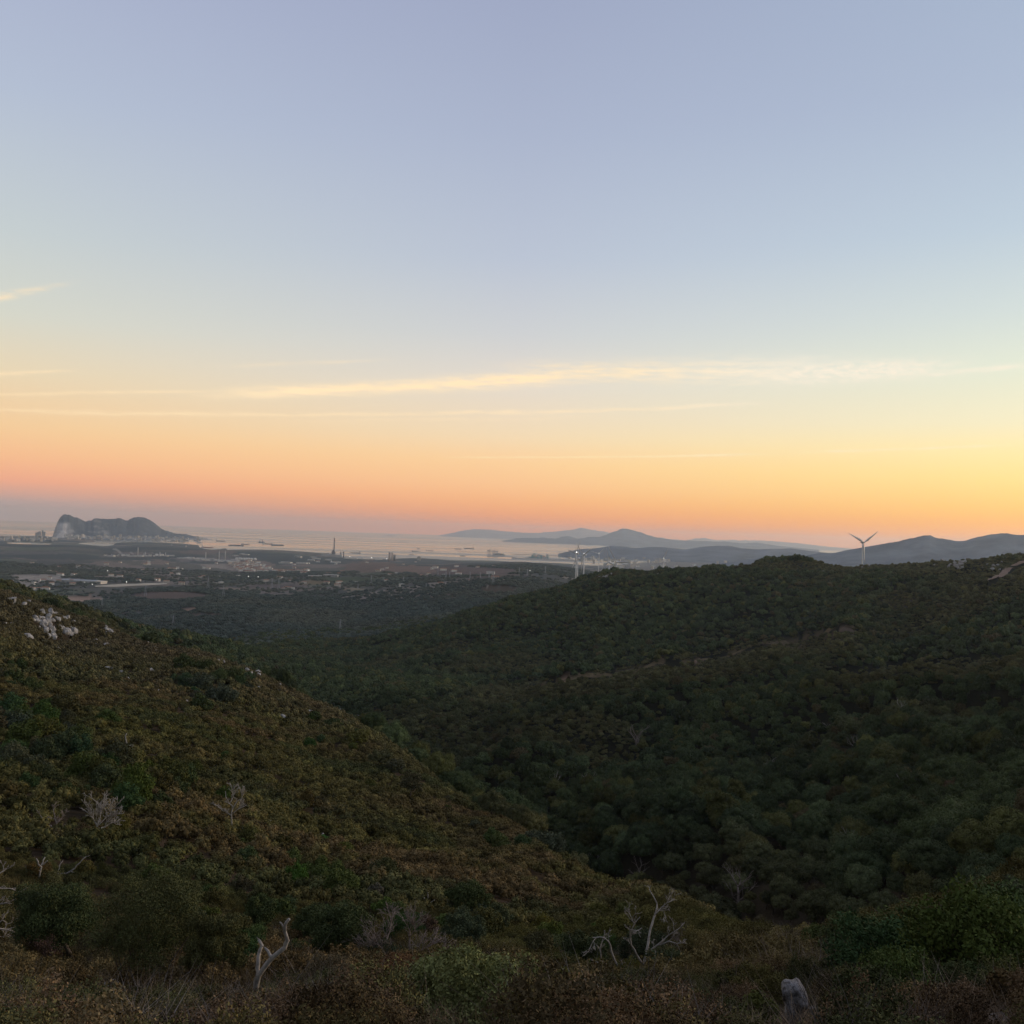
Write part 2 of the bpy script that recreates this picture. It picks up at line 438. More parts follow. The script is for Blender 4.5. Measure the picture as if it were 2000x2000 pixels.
def ground_z(x, y): return float(ground(np.array([x]), np.array([y]))[0])
DM = np.exp(np.linspace(math.log(8), math.log(30000), 2600))
def hit(px, py, dmin=8.0, dmax=30000.0):
    """where the sight line of a photo pixel first meets the land"""
    a, t = ray(px, py)
    D = DM[(DM >= dmin) & (DM <= dmax)]
    x, y = D*math.sin(a), D*math.cos(a)
    g = ground(x, y) - EYE
    below = np.nonzero(g/D >= t)[0]
    i = below[0] if len(below) else int(np.argmax(g/D))
    return Vector((x[i], y[i], g[i]+EYE)), float(D[i])
def on_ground(px, py, d):
    a, _ = ray(px, py); x, y = d*math.sin(a), d*math.cos(a)
    return Vector((x, y, ground_z(x, y)))

# ------------------------------------------------------------------ ground sheet, coloured by what grows on it
def ell(px, py, cx, cy, rx, ry):
    return ((px-cx)/rx)**2 + ((py-cy)/ry)**2 < 1
def lerp(a, b, w): return a*(1-w[..., None]) + np.asarray(b)*w[..., None]

PATH_X, PATH_Y = [1030, 1105, 1180, 1290, 1370, 1450, 1530, 1610, 1662], [1342, 1330, 1318, 1297, 1288, 1272, 1254, 1236, 1228]
TRACK_X, TRACK_Y = [1930, 1950, 1965, 1980, 1992, 2030], [1136, 1126, 1117, 1108, 1101, 1090]
def on_path(px, py, d, w=5):
    a = (np.abs(py-np.interp(px, PATH_X, PATH_Y)-1) < w) & (px > 1030) & (px < 1665) & (d > 900)
    return a | ((np.abs(py-np.interp(px, TRACK_X, TRACK_Y)-3) < w+3) & (px > 1925) & (d > 900))
def land_colour(x, y, z):
    d = np.hypot(x, y)
    px, py = project(x, y, z)
    n1 = fbm(x/60, y/60, 31, 4); n2 = fbm(x/300, y/300, 33, 4)
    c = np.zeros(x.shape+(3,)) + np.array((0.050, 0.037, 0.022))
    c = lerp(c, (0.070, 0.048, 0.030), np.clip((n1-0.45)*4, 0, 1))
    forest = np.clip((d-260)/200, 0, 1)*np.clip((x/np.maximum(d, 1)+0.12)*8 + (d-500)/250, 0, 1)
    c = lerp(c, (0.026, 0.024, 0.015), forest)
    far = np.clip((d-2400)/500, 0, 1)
    # patchwork of fields and woods on the low country, paled to carry some haze
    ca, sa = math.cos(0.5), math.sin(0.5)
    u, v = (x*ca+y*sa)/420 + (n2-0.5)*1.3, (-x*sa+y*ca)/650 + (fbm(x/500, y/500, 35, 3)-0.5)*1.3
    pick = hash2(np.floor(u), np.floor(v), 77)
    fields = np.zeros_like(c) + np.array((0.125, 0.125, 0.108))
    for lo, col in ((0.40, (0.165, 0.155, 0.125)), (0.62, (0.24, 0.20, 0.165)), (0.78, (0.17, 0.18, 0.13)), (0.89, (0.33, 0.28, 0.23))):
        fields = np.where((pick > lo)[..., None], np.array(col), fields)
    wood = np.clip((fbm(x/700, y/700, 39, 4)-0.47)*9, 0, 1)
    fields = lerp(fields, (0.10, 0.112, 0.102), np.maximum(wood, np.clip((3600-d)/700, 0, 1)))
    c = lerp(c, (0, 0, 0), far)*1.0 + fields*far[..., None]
    jx, jy = (n1-0.5)*14, (fbm(x/90+9, y/90, 41, 3)-0.5)*4
    for cx, cy, rx, ry, col, dmin in FIELD_PATCHES:
        m = ell(px+jx*(rx/18), py+jy*(ry/3.2), cx, cy, rx, ry) & (d > dmin)
        c = np.where(m[..., None], np.array(col)*(0.85+0.3*n1[..., None]), c)
    return c
FIELD_PATCHES = [
    (150, 1171, 52, 7, (0.42, 0.29, 0.21), 2500), (330, 1164, 85, 9, (0.19, 0.14, 0.11), 2500), (368, 1191, 20, 5, (0.36, 0.24, 0.17), 2500), (395, 1202, 40, 4, (0.20, 0.15, 0.115), 2500),
    (450, 1150, 32, 3, (0.24, 0.19, 0.15), 2500), (693, 1151, 26, 3, (0.33, 0.27, 0.18), 2500), (540, 1146, 60, 4, (0.17, 0.14, 0.12), 2500), (540, 1161, 50, 3, (0.22, 0.18, 0.15), 2500),
    (730, 1108, 62, 12, (0.21, 0.15, 0.115), 4500), (900, 1116, 120, 10, (0.17, 0.125, 0.105), 4500), (800, 1112, 60, 8, (0.24, 0.17, 0.13), 4500), (680, 1131, 60, 5, (0.10, 0.12, 0.075), 4500),
    (730, 1121, 40, 3, (0.12, 0.13, 0.085), 4500), (610, 1138, 28, 4, (0.26, 0.20, 0.12), 4500), (305, 1098, 26, 5, (0.24, 0.19, 0.15), 5000), (975, 1152, 42, 9, (0.11, 0.085, 0.06), 2600),
    (1000, 1125, 45, 4, (0.20, 0.16, 0.13), 4500), (70, 1126, 60, 5, (0.42, 0.36, 0.29), 4000), (100, 1132, 75, 4, (0.36, 0.31, 0.26), 4000), (215, 1127, 40, 3, (0.30, 0.24, 0.19), 4000),
    (60, 1080, 80, 3, (0.17, 0.16, 0.14), 6000), (410, 1078, 60, 4, (0.20, 0.16, 0.13), 7000), (105, 1094, 40, 3, (0.15, 0.14, 0.12), 6000), (490, 1107, 44, 13, (0.26, 0.21, 0.17), 6000),
    (1340, 1103, 200, 9, (0.22, 0.20, 0.175), 4500), (250, 1086, 60, 4, (0.16, 0.15, 0.13), 6000), (420, 1093, 80, 4, (0.20, 0.18, 0.16), 6000),
    (1240, 1306, 55, 4, (0.12, 0.092, 0.05), 600), (1330, 1293, 60, 4, (0.13, 0.10, 0.055), 600), (1440, 1275, 60, 4, (0.12, 0.09, 0.05), 600), (1530, 1255, 55, 5, (0.12, 0.09, 0.05), 600), (1170, 1320, 50, 3, (0.10, 0.08, 0.045), 600), (1098, 1331, 24, 5, (0.30, 0.19, 0.12), 600), (1075, 1334, 40, 4, (0.15, 0.11, 0.06), 600), (860, 1366, 26, 3, (0.26, 0.17, 0.10), 600), (1362, 1292, 18, 3, (0.26, 0.18, 0.12), 600), (1655, 1230, 22, 4, (0.17, 0.12, 0.085), 800),
    (1600, 1240, 50, 6, (0.12, 0.09, 0.055), 800), (1755, 1178, 45, 14, (0.075, 0.055, 0.038), 900),
    (167, 1531, 16, 12, (0.30, 0.14, 0.075), 60), (440, 1625, 10, 8, (0.28, 0.17, 0.12), 60),
]
nA, nR = len(AZS), len(LDS)
idx = np.arange(nA*nR).reshape(nR, nA)
quads = np.stack([idx[:-1, :-1], idx[:-1, 1:], idx[1:, 1:], idx[1:, :-1]], -1).reshape(-1, 4)
ground_m = bpy.data.materials.new('earth_and_fields'); ground_m.use_nodes = True
N, L = ground_m.node_tree.nodes, ground_m.node_tree.links
bsdf = N['Principled BSDF']; bsdf.inputs['Roughness'].default_value = 0.95; bsdf.inputs['Specular IOR Level'].default_value = 0.0
ga = N.new('ShaderNodeAttribute'); ga.attribute_name = 'soil'
L.new(ga.outputs['Color'], bsdf.inputs['Base Color'])
grain(ground_m, 0.9, 0.4, 0.6, dist=0.3)
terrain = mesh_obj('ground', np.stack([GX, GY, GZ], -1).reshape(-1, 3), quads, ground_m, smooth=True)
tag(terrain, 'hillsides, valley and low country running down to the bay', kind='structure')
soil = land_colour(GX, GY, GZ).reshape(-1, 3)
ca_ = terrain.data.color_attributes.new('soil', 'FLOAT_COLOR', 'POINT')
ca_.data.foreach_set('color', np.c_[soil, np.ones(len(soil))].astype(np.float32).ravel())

# ------------------------------------------------------------------ the bay
sea_m = bpy.data.materials.new('sea_water'); sea_m.use_nodes = True
N, L = sea_m.node_tree.nodes, sea_m.node_tree.links
b = N['Principled BSDF']; b.inputs['Base Color'].default_value = (0.03, 0.045, 0.055, 1); b.inputs['IOR'].default_value = 1.33
tcn = N.new('ShaderNodeTexCoord'); mp = N.new('ShaderNodeMapping'); mp.inputs['Scale'].default_value = (1/5000, 1/700, 1)
mp.inputs['Rotation'].default_value = (0, 0, 0.25)
nz = N.new('ShaderNodeTexNoise'); nz.inputs['Scale'].default_value = 1.0; nz.inputs['Detail'].default_value = 5
mr = N.new('ShaderNodeMapRange'); mr.inputs[1].default_value = 0.35; mr.inputs[2].default_value = 0.65; mr.inputs[3].default_value = 0.10; mr.inputs[4].default_value = 0.34
L.new(tcn.outputs['Object'], mp.inputs[0]); L.new(mp.outputs[0], nz.inputs[0]); L.new(nz.outputs[0], mr.inputs[0]); L.new(mr.outputs[0], b.inputs['Roughness'])
sa = np.linspace(-0.75, 0.75, 60); sd = np.exp(np.linspace(math.log(9000), math.log(69000), 30))
SA, SD = np.meshgrid(sa, sd)
si = np.arange(SA.size).reshape(SA.shape)
sq = np.stack([si[:-1, :-1], si[:-1, 1:], si[1:, 1:], si[1:, :-1]], -1).reshape(-1, 4)
sea = mesh_obj('sea', np.stack([SD*np.sin(SA), SD*np.cos(SA), 0*SD+1.2], -1).reshape(-1, 3), sq, sea_m)
tag(sea, 'calm pale sea of the bay and the strait beyond', kind='structure')

# ------------------------------------------------------------------ far mountains and the great rock
def ridge(name, prof, d, run_near, run_far, label, m, seed, rough=0.12, base=0.0, d_slope=0.0, nu=160, colour=None):
    """a mountain range: its crest follows the skyline (px, py), with real slopes on both sides"""
    P = np.array(prof, float)
    s = np.linspace(P[0, 0], P[-1, 0], nu)
    yy = np.interp(s, P[:, 0], P[:, 1])
    yy = yy + (fbm(s/7.0, s*0+seed, seed, 3)-0.5)*2.6*np.clip((1064-yy)/8, 0.25, 1)
    V = np.linspace(-1, 1, 33)
    pts = []
    for i, (px, py) in enumerate(zip(s, yy)):
        dd = d + d_slope*(px-P[0, 0])
        c = at(px, py, dd)
        a = math.atan2(c.x, c.y)
        for v in V:
            run = run_near if v < 0 else run_far
            h = max(c.z-base, 1.0)
            f = (1-abs(v))
            x, y = c.x+math.sin(a)*v*run, c.y+math.cos(a)*v*run
            pts.append((x, y, h, f, i, v))
    Q = np.array(pts)
    sc = 0.35*run_near
    spur = fbm(Q[:, 0]/sc, Q[:, 1]/(sc*1.6), seed, 5)
    prof_f = Q[:, 3]**(0.75+0.9*spur)
    mid = np.sin(np.pi*np.clip(1-Q[:, 3], 0, 1))
    z = base - 8 + (Q[:, 2]+8)*prof_f + (spur-0.5)*rough*2*Q[:, 2]*mid
    z += (fbm(Q[:, 0]/(sc*0.22), Q[:, 1]/(sc*0.22), seed+9, 4)-0.5)*rough*0.9*Q[:, 2]*np.clip(mid*3, 0.12, 1)
    vs = np.c_[Q[:, 0], Q[:, 1], z]
    k = len(V); ii = np.arange(nu*k).reshape(nu, k)
    qd = np.stack([ii[:-1, :-1], ii[1:, :-1], ii[1:, 1:], ii[:-1, 1:]], -1).reshape(-1, 4)
    o = mesh_obj(name, vs, qd, m, smooth=True)
    if colour is not None:
        cc = colour(Q, vs)
        at_ = o.data.color_attributes.new('soil', 'FLOAT_COLOR', 'POINT')
        at_.data.foreach_set('color', np.c_[cc, np.ones(len(cc))].astype(np.float32).ravel())
    return tag(o, label, kind='structure')

far_m = grain(mat('haze_tinted_scrub', (0.165, 0.182, 0.205), 0.95, 0.0), 0.0022, 0.4, 0.5, dist=60)  # base colour lifted and blued, so part of the haze is painted in
faint_m = grain(mat('haze_paled_mountain', (0.40, 0.36, 0.34), 0.95, 0.0), 0.0022, 0.3, 0.5, dist=60)  # haze painted into the colour: pale and warm to melt into the sky
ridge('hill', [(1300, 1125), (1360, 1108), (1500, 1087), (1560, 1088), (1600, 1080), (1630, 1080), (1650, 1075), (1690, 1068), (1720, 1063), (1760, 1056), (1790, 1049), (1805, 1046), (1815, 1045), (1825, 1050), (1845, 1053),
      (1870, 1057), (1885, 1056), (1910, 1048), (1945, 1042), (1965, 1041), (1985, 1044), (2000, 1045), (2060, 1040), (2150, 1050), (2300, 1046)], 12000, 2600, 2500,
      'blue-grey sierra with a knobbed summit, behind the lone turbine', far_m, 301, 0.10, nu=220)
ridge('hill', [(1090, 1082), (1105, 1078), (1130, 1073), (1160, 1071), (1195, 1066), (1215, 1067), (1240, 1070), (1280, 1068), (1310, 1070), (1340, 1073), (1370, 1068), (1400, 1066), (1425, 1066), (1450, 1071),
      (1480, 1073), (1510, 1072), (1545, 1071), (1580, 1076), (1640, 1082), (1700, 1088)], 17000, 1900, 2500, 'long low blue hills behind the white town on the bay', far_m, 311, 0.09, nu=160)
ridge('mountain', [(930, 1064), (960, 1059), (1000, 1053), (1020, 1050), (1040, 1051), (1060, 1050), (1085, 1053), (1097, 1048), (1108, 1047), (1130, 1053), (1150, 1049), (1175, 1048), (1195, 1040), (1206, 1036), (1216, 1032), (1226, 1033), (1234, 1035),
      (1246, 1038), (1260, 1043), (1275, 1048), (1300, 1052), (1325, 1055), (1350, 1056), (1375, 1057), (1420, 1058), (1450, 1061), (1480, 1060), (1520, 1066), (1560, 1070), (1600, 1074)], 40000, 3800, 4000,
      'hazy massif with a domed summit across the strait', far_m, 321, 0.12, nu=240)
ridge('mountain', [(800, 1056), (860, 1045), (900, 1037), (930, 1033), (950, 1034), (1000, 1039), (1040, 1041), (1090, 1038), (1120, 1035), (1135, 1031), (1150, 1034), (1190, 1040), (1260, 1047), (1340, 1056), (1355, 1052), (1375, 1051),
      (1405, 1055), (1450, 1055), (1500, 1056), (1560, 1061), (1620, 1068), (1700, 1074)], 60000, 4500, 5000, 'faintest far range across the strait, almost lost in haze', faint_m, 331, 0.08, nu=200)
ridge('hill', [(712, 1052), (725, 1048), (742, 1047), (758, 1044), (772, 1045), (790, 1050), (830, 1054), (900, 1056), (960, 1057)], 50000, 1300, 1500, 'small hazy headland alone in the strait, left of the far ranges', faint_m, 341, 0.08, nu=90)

rock_m = bpy.data.materials.new('limestone_and_scrub'); rock_m.use_nodes = True
N, L = rock_m.node_tree.nodes, rock_m.node_tree.links
b = N['Principled BSDF']; b.inputs['Roughness'].default_value = 0.95; b.inputs['Specular IOR Level'].default_value = 0.1
an = N.new('ShaderNodeAttribute'); an.attribute_name = 'soil'; L.new(an.outputs['Color'], b.inputs['Base Color'])
grain(rock_m, 0.006, 0.3, 0.4, dist=20)
def rock_colour(Q, vs):
    n = fbm(vs[:, 0]/170, vs[:, 1]/170+vs[:, 2]/60, 351, 4)
    u = Q[:, 4]/Q[:, 4].max()
    c = np.zeros((len(Q), 3)) + np.array((0.088, 0.104, 0.116))
    cliff = np.clip((0.115-u)*40, 0, 1)*np.clip((0.66-vs[:, 2]/400)*9, 0, 1)
    pale = np.maximum(cliff, np.clip((n-0.62)*9, 0, 1)*0.5*np.clip((0.45-u)*6, 0.15, 1))
    pale = np.maximum(pale, np.clip((0.10-vs[:, 2]/400)*14, 0, 1)*0.6)
    return lerp(c, (0.46, 0.44, 0.41), pale)
ridge('rock_headland', [(101, 1056), (103, 1046), (107, 1034), (112, 1020), (117, 1011), (122, 1006), (128, 1005), (136, 1005), (144, 1010), (152, 1011), (160, 1015), (168, 1018), (174, 1016), (178, 1017), (184, 1012), (200, 1013), (222, 1013),
      (236, 1012), (244, 1015), (250, 1017), (255, 1013), (262, 1010), (272, 1009), (285, 1011), (295, 1017), (305, 1024), (315, 1032), (325, 1037), (340, 1041), (360, 1043), (375, 1046), (390, 1049), (410, 1053), (430, 1056)],
      19300, 900, 500, 'huge limestone headland with a sheer pale cliff end, rising from the bay', rock_m, 355, 0.10, nu=300, colour=rock_colour, d_slope=7.0)

# ------------------------------------------------------------------ the evening haze
haze_m = bpy.data.materials.new('haze_air'); haze_m.use_nodes = True
N, L = haze_m.node_tree.nodes, haze_m.node_tree.links
N.clear()
pv = N.new('ShaderNodeVolumePrincipled')
pv.inputs['Color'].default_value = (0.72, 0.86, 1.0, 1)
pv.inputs['Absorption Color'].default_value = (1, 1, 1, 1)
pv.inputs['Density'].default_value = 2.3e-5
pv.inputs['Anisotropy'].default_value = 0.66
mo = N.new('ShaderNodeOutputMaterial'); L.new(pv.outputs[0], mo.inputs['Volume'])
haze = MB().box(0, 0, -2.0, 142000, 142000, EYE+460).build('haze', haze_m)
tag(haze, 'pale evening haze lying over the low country and strait', kind='stuff')

# ------------------------------------------------------------------ foliage
def unit(v): return v/np.maximum(np.linalg.norm(v, axis=-1, keepdims=True), 1e-9)
def icosphere(sub=1):
    import bmesh
    bm = bmesh.new(); bmesh.ops.create_icosphere(bm, subdivisions=sub, radius=1.0)
    v = np.array([tuple(x.co) for x in bm.verts]); f = np.array([[x.index for x in q.verts] for q in bm.faces]); bm.free()
    return v, f
ICO1, ICO2 = icosphere(1), icosphere(2)

def leaf_quads(pos, nrm, size, r, aspect=0.55):
    n = len(pos)
    t = unit(np.cross(nrm, unit(r.normal(size=(n, 3)))))
    b = np.cross(nrm, t)
    s = size[:, None]
    v = np.stack([pos-t*s, pos+b*s*aspect, pos+t*s, pos-b*s*aspect], 1).reshape(-1, 3)
    return v, np.arange(n*4).reshape(n, 4)

def crown_shape(seed, R, H, nb, leaves, leaf, blob=(0.34, 0.5), flat=0.25, jitter=0.6, core=0.8, sag=0.0, lift=0.0, shell=(0.88, 1.08)):
    """leaf-by-leaf crown: a dome of overlapping clumps, each clump a shell of leaves around a dark heart"""
    r = np.random.default_rng(seed)
    k = np.arange(nb)+0.5
    ph = np.pi*(1+5**0.5)*k + r.uniform(0, 6.28)
    ct = 1 - (1+flat)*k/nb
    st = np.sqrt(np.maximum(0, 1-ct**2))
    rad_ = r.uniform(0.52, 0.8, nb)
    cen = np.stack([np.cos(ph)*st*R*rad_, np.sin(ph)*st*R*rad_, H*0.48 + ct*H*0.5*rad_ + lift], -1)
    cen += r.normal(size=cen.shape)*R*0.07
    cen = np.r_[cen, [[0, 0, H*0.5+lift]]]
    br = np.r_[r.uniform(*blob, nb), [0.5]]*min(R, H*0.75)
    vs, fs, off = [], [], 0
    w = br**2/np.sum(br**2)
    for c, rr, ww in zip(cen, br, w):
        m = max(6, int(leaves*ww*1.5))
        dr = unit(r.normal(size=(m, 3)))
        dr = dr[dr[:, 2] > -0.75]
        lump = 0.86+0.2*noise2(dr[:, 0]*3+c[0]*9, dr[:, 1]*3+dr[:, 2]*2+c[1]*9, seed)
        p = c + dr*(rr*lump*r.uniform(*shell, len(dr)))[:, None]
        inside = np.zeros(len(p), bool)
        for c2, r2 in zip(cen, br):
            if c2 is not c: inside |= (np.linalg.norm(p-c2, axis=1) < r2*0.8) & (np.abs(c2-c).sum() > 1e-6)
        p, dn = p[~inside], dr[~inside]
        p[:, 2] -= sag*np.hypot(p[:, 0], p[:, 1])**2
        nrm = unit(dn + np.array((0, 0, 0.25)) + jitter*r.normal(size=dn.shape))
        v, f = leaf_quads(p, nrm, leaf*r.uniform(0.6, 1.35, len(p)), r)
        vs.append(v); fs.append(f+off); off += len(v)
    V, F = np.concatenate(vs), np.concatenate(fs)
    if core:
        iv, if_ = ICO1
        tri = []
        for c, rr in zip(cen, br):
            cv_ = iv*rr*core + c
            V = np.r_[V, cv_]
            tri.append(np.c_[if_, if_[:, 2]]+off); off += len(cv_)
        tri = np.concatenate(tri)
        return V, F, tri[:, :3]
    return V, F, None

def leafy(name, shape, m, parent=None, link=True):
    V, F, T = shape
    faces = F.tolist() + (T.tolist() if T is not None else [])
    me = bpy.data.meshes.new(name)
    nq, nt_ = len(F), 0 if T is None else len(T)
    me.vertices.add(len(V)); me.vertices.foreach_set('co', V.astype(np.float32).ravel())
    loops = np.r_[F.ravel(), T.ravel()] if nt_ else F.ravel()
    me.loops.add(len(loops)); me.loops.foreach_set('vertex_index', loops.astype(np.int32))
    me.polygons.add(nq+nt_)
    me.polygons.foreach_set('loop_start', np.r_[np.arange(nq)*4, nq*4+np.arange(nt_)*3].astype(np.int32))
    me.update(calc_edges=True)
    me.materials.append(m)
    o = bpy.data.objects.new(name, me)
    if link: COL.objects.link(o)
    if parent: o.parent = parent
    return o

def leaf_material(name, rough=0.7, spec=0.05, scale=1.3, var=0.35, hue=0.25):
    """colour from the plant's own tint, varied from clump to clump and leaf to leaf"""
    m = bpy.data.materials.new(name); m.use_nodes = True
    N, L = m.node_tree.nodes, m.node_tree.links
    b = N['Principled BSDF']; b.inputs['Roughness'].default_value = rough; b.inputs['Specular IOR Level'].default_value = spec
    a = N.new('ShaderNodeAttribute'); a.attribute_type = 'INSTANCER'; a.attribute_name = 'tint'
    tcn = N.new('ShaderNodeTexCoord')
    nz = N.new('ShaderNodeTexNoise'); nz.inputs['Scale'].default_value = scale; nz.inputs['Detail'].default_value = 2
    L.new(tcn.outputs['Object'], nz.inputs[0])
    geo = N.new('ShaderNodeNewGeometry')
    mr = N.new('ShaderNodeMapRange'); mr.inputs[1].default_value = 0.3; mr.inputs[2].default_value = 0.7
    mr.inputs[3].default_value = 1-var; mr.inputs[4].default_value = 1+var
    L.new(nz.outputs[0], mr.inputs[0])
    mr2 = N.new('ShaderNodeMapRange'); mr2.inputs[3].default_value = 0.8; mr2.inputs[4].default_value = 1.22
    L.new(geo.outputs['Random Per Island'], mr2.inputs[0])
    mu = N.new('ShaderNodeMath'); mu.operation = 'MULTIPLY'; L.new(mr.outputs[0], mu.inputs[0]); L.new(mr2.outputs[0], mu.inputs[1])
    vm = N.new('ShaderNodeVectorMath'); vm.operation = 'SCALE'
    L.new(a.outputs['Vector'], vm.inputs[0]); L.new(mu.outputs[0], vm.inputs[3])
    L.new(vm.outputs[0], b.inputs['Base Color'])
    return m

oak_leaf = leaf_material('oak_foliage')
scrub_leaf = leaf_material('scrub_foliage', scale=2.5, rough=0.8, spec=0.03)
dry_m = leaf_material('dry_grass', rough=0.9, spec=0.03, scale=3)
bark_m = grain(mat('oak_bark', (0.11, 0.085, 0.065), 0.95, 0.1), 5.0, 0.45, 0.8, dist=0.03)
grey_wood = grain(mat('weathered_wood', (0.40, 0.355, 0.30), 0.9, 0.15), 6.0, 0.5, 0.8, dist=0.02)
pink_wood = grain(mat('reddish_dead_wood', (0.30, 0.24, 0.20), 0.9, 0.15), 6.0, 0.4, 0.5, dist=0.02)

# --- scatter helpers
def visible(x, y, z, top, margin=30.0, slack=0.012):
    """keep what the photograph's viewpoint (or a step beside it) can see"""
    d = np.hypot(x, y); a = np.arctan2(x, y)
    px, py = project(x, y, z)
    ok = (px > -70-margin) & (px < 2070+margin) & (py < 2130)
    ai = np.clip(np.searchsorted(AZS, a), 0, nA-1)
    li = np.clip(((np.log(np.maximum(d, 1.3))-LDS[0])/(LDS[1]-LDS[0])).astype(int)-1, 0, nR-1)
    return ok & ((z+top-EYE)/d > HORIZ[li, ai]-slack*np.clip(200/d, 0.12, 1))
TT = (GZ-EYE)/GD
HORIZ = np.maximum.accumulate(TT, axis=0)
HORIZ = np.vstack([HORIZ[:1]-1, HORIZ[:-1]])

def scatter(d0, d1, spacing, a0=-0.52, a1=0.52, seed=1, jit=0.42):
    """jittered points over a sector, spacing in metres"""
    r = np.random.default_rng(seed)
    xs = np.arange(-d1*math.sin(max(abs(a0), abs(a1))), d1*math.sin(max(abs(a0), abs(a1))), spacing)
    ys = np.arange(d0*0.8, d1, spacing*0.87)
    X, Y = np.meshgrid(xs, ys)
    X[1::2] += spacing/2
    X = X.ravel() + r.uniform(-jit, jit, X.size)*spacing; Y = Y.ravel() + r.uniform(-jit, jit, Y.size)*spacing
    d = np.hypot(X, Y); a = np.arctan2(X, Y)
    k = (d >= d0) & (d < d1) & (a > a0) & (a < a1)
    return X[k], Y[k]

def instancer(name, pts, rots, scales, tints, which, protos, label):
    """one mass of vegetation: points that carry copies of the given plants"""
    me = bpy.data.meshes.new(name)
    me.vertices.add(len(pts)); me.vertices.foreach_set('co', np.asarray(pts, np.float32).ravel())
    for nm, ty, key, arr in (('rot', 'FLOAT_VECTOR', 'vector', rots), ('scl', 'FLOAT_VECTOR', 'vector', scales), ('tint', 'FLOAT_VECTOR', 'vector', tints), ('which', 'INT', 'value', which)):
        at_ = me.attributes.new(nm, ty, 'POINT'); at_.data.foreach_set(key, np.asarray(arr, np.int32 if ty == 'INT' else np.float32).ravel())
    o = bpy.data.objects.new(name, me); COL.objects.link(o)
    ng = bpy.data.node_groups.new(name, 'GeometryNodeTree')
    ng.interface.new_socket('Geometry', in_out='INPUT', socket_type='NodeSocketGeometry')
    ng.interface.new_socket('Geometry', in_out='OUTPUT', socket_type='NodeSocketGeometry')
    N, L = ng.nodes, ng.links
    gi, go = N.new('NodeGroupInput'), N.new('NodeGroupOutput')
    def named(nm, ty):
        n = N.new('GeometryNodeInputNamedAttribute'); n.data_type = ty; n.inputs[0].default_value = nm
        return n.outputs[0]
    ra, sc_, wh = named('rot', 'FLOAT_VECTOR'), named('scl', 'FLOAT_VECTOR'), named('which', 'INT')
    e2r = N.new('FunctionNodeEulerToRotation'); L.new(ra, e2r.inputs[0])
    jn = N.new('GeometryNodeJoinGeometry')
    m2p = N.new('GeometryNodeMeshToPoints'); L.new(gi.outputs[0], m2p.inputs[0])
    for k, po in enumerate(protos):
        cmp_ = N.new('FunctionNodeCompare'); cmp_.data_type = 'INT'; cmp_.operation = 'EQUAL'
        L.new(wh, cmp_.inputs[2]); cmp_.inputs[3].default_value = k
        oi = N.new('GeometryNodeObjectInfo'); oi.transform_space = 'ORIGINAL'; oi.inputs[0].default_value = po; oi.inputs[1].default_value = True
        ip = N.new('GeometryNodeInstanceOnPoints')
        L.new(m2p.outputs[0], ip.inputs['Points']); L.new(cmp_.outputs[0], ip.inputs['Selection'])
        L.new(oi.outputs['Geometry'], ip.inputs['Instance'])
        L.new(e2r.outputs[0], ip.inputs['Rotation']); L.new(sc_, ip.inputs['Scale'])
        L.new(ip.outputs[0], jn.inputs[0])
    L.new(jn.outputs[0], go.inputs[0])
    md = o.modifiers.new('plants', 'NODES'); md.node_group = ng
    return tag(o, label, kind='stuff')

def tint_mix(n, w, cols):
    """blend between colours by weight arrays"""
    c = np.zeros((n, 3))+np.array(cols[0])
    for wi, col in zip(w, cols[1:]): c = c*(1-wi[:, None]) + np.array(col)*wi[:, None]
    return c

# ------------------------------------------------------------------ valley oaks
def trunk_mesh(seed, h, R, r0):
    r = random.Random(seed); mb = MB()
    pts = [Vector((0, 0, -0.4))]
    for i in range(4): pts.append(pts[-1] + Vector((r.uniform(-.3, .3), r.uniform(-.3, .3), h*0.16)))
    mb.tube(pts, [r0*1.25, r0, r0*.85, r0*.75, r0*.6], 7)
    for k in range(5):
        a = k*1.26+r.uniform(-.3, .3); s = pts[2+k % 3]
        e = s + Vector((math.cos(a)*R*.45, math.sin(a)*R*.45, h*.30))
        mb.tube([s, (s+e)/2 + Vector((0, 0, -.2)), e], [r0*.5, r0*.36, r0*.18], 5)
    return mb

OAK_TINTS = dict(dark=(0.085, 0.104, 0.038), blue=(0.070, 0.094, 0.041), olive=(0.135, 0.128, 0.038), brown=(0.145, 0.105, 0.048), rust=(0.17, 0.095, 0.055))
oak_protos, oak_mid, oak_far = [], [], []
for k in range(6):
    R, H = 3.7 + 0.22*k, 5.8 + 0.5*(k % 3)
    oak_protos.append(crown_shape(100+k, R, H, 24+2*k, 9500, 0.155, lift=1.8, blob=(0.20, 0.36), core=0.62, shell=(0.72, 1.1)))
for k in range(4):
    oak_mid.append(crown_shape(120+k, 4.1, 6.0, 18, 1300, 0.40, lift=1.4, blob=(0.22, 0.40), core=0.7, shell=(0.8, 1.1)))
for k in range(4):
    oak_far.append(crown_shape(130+k, 4.2, 6.0, 9, 170, 0.95, lift=1.2, blob=(0.36, 0.55), core=0.92))

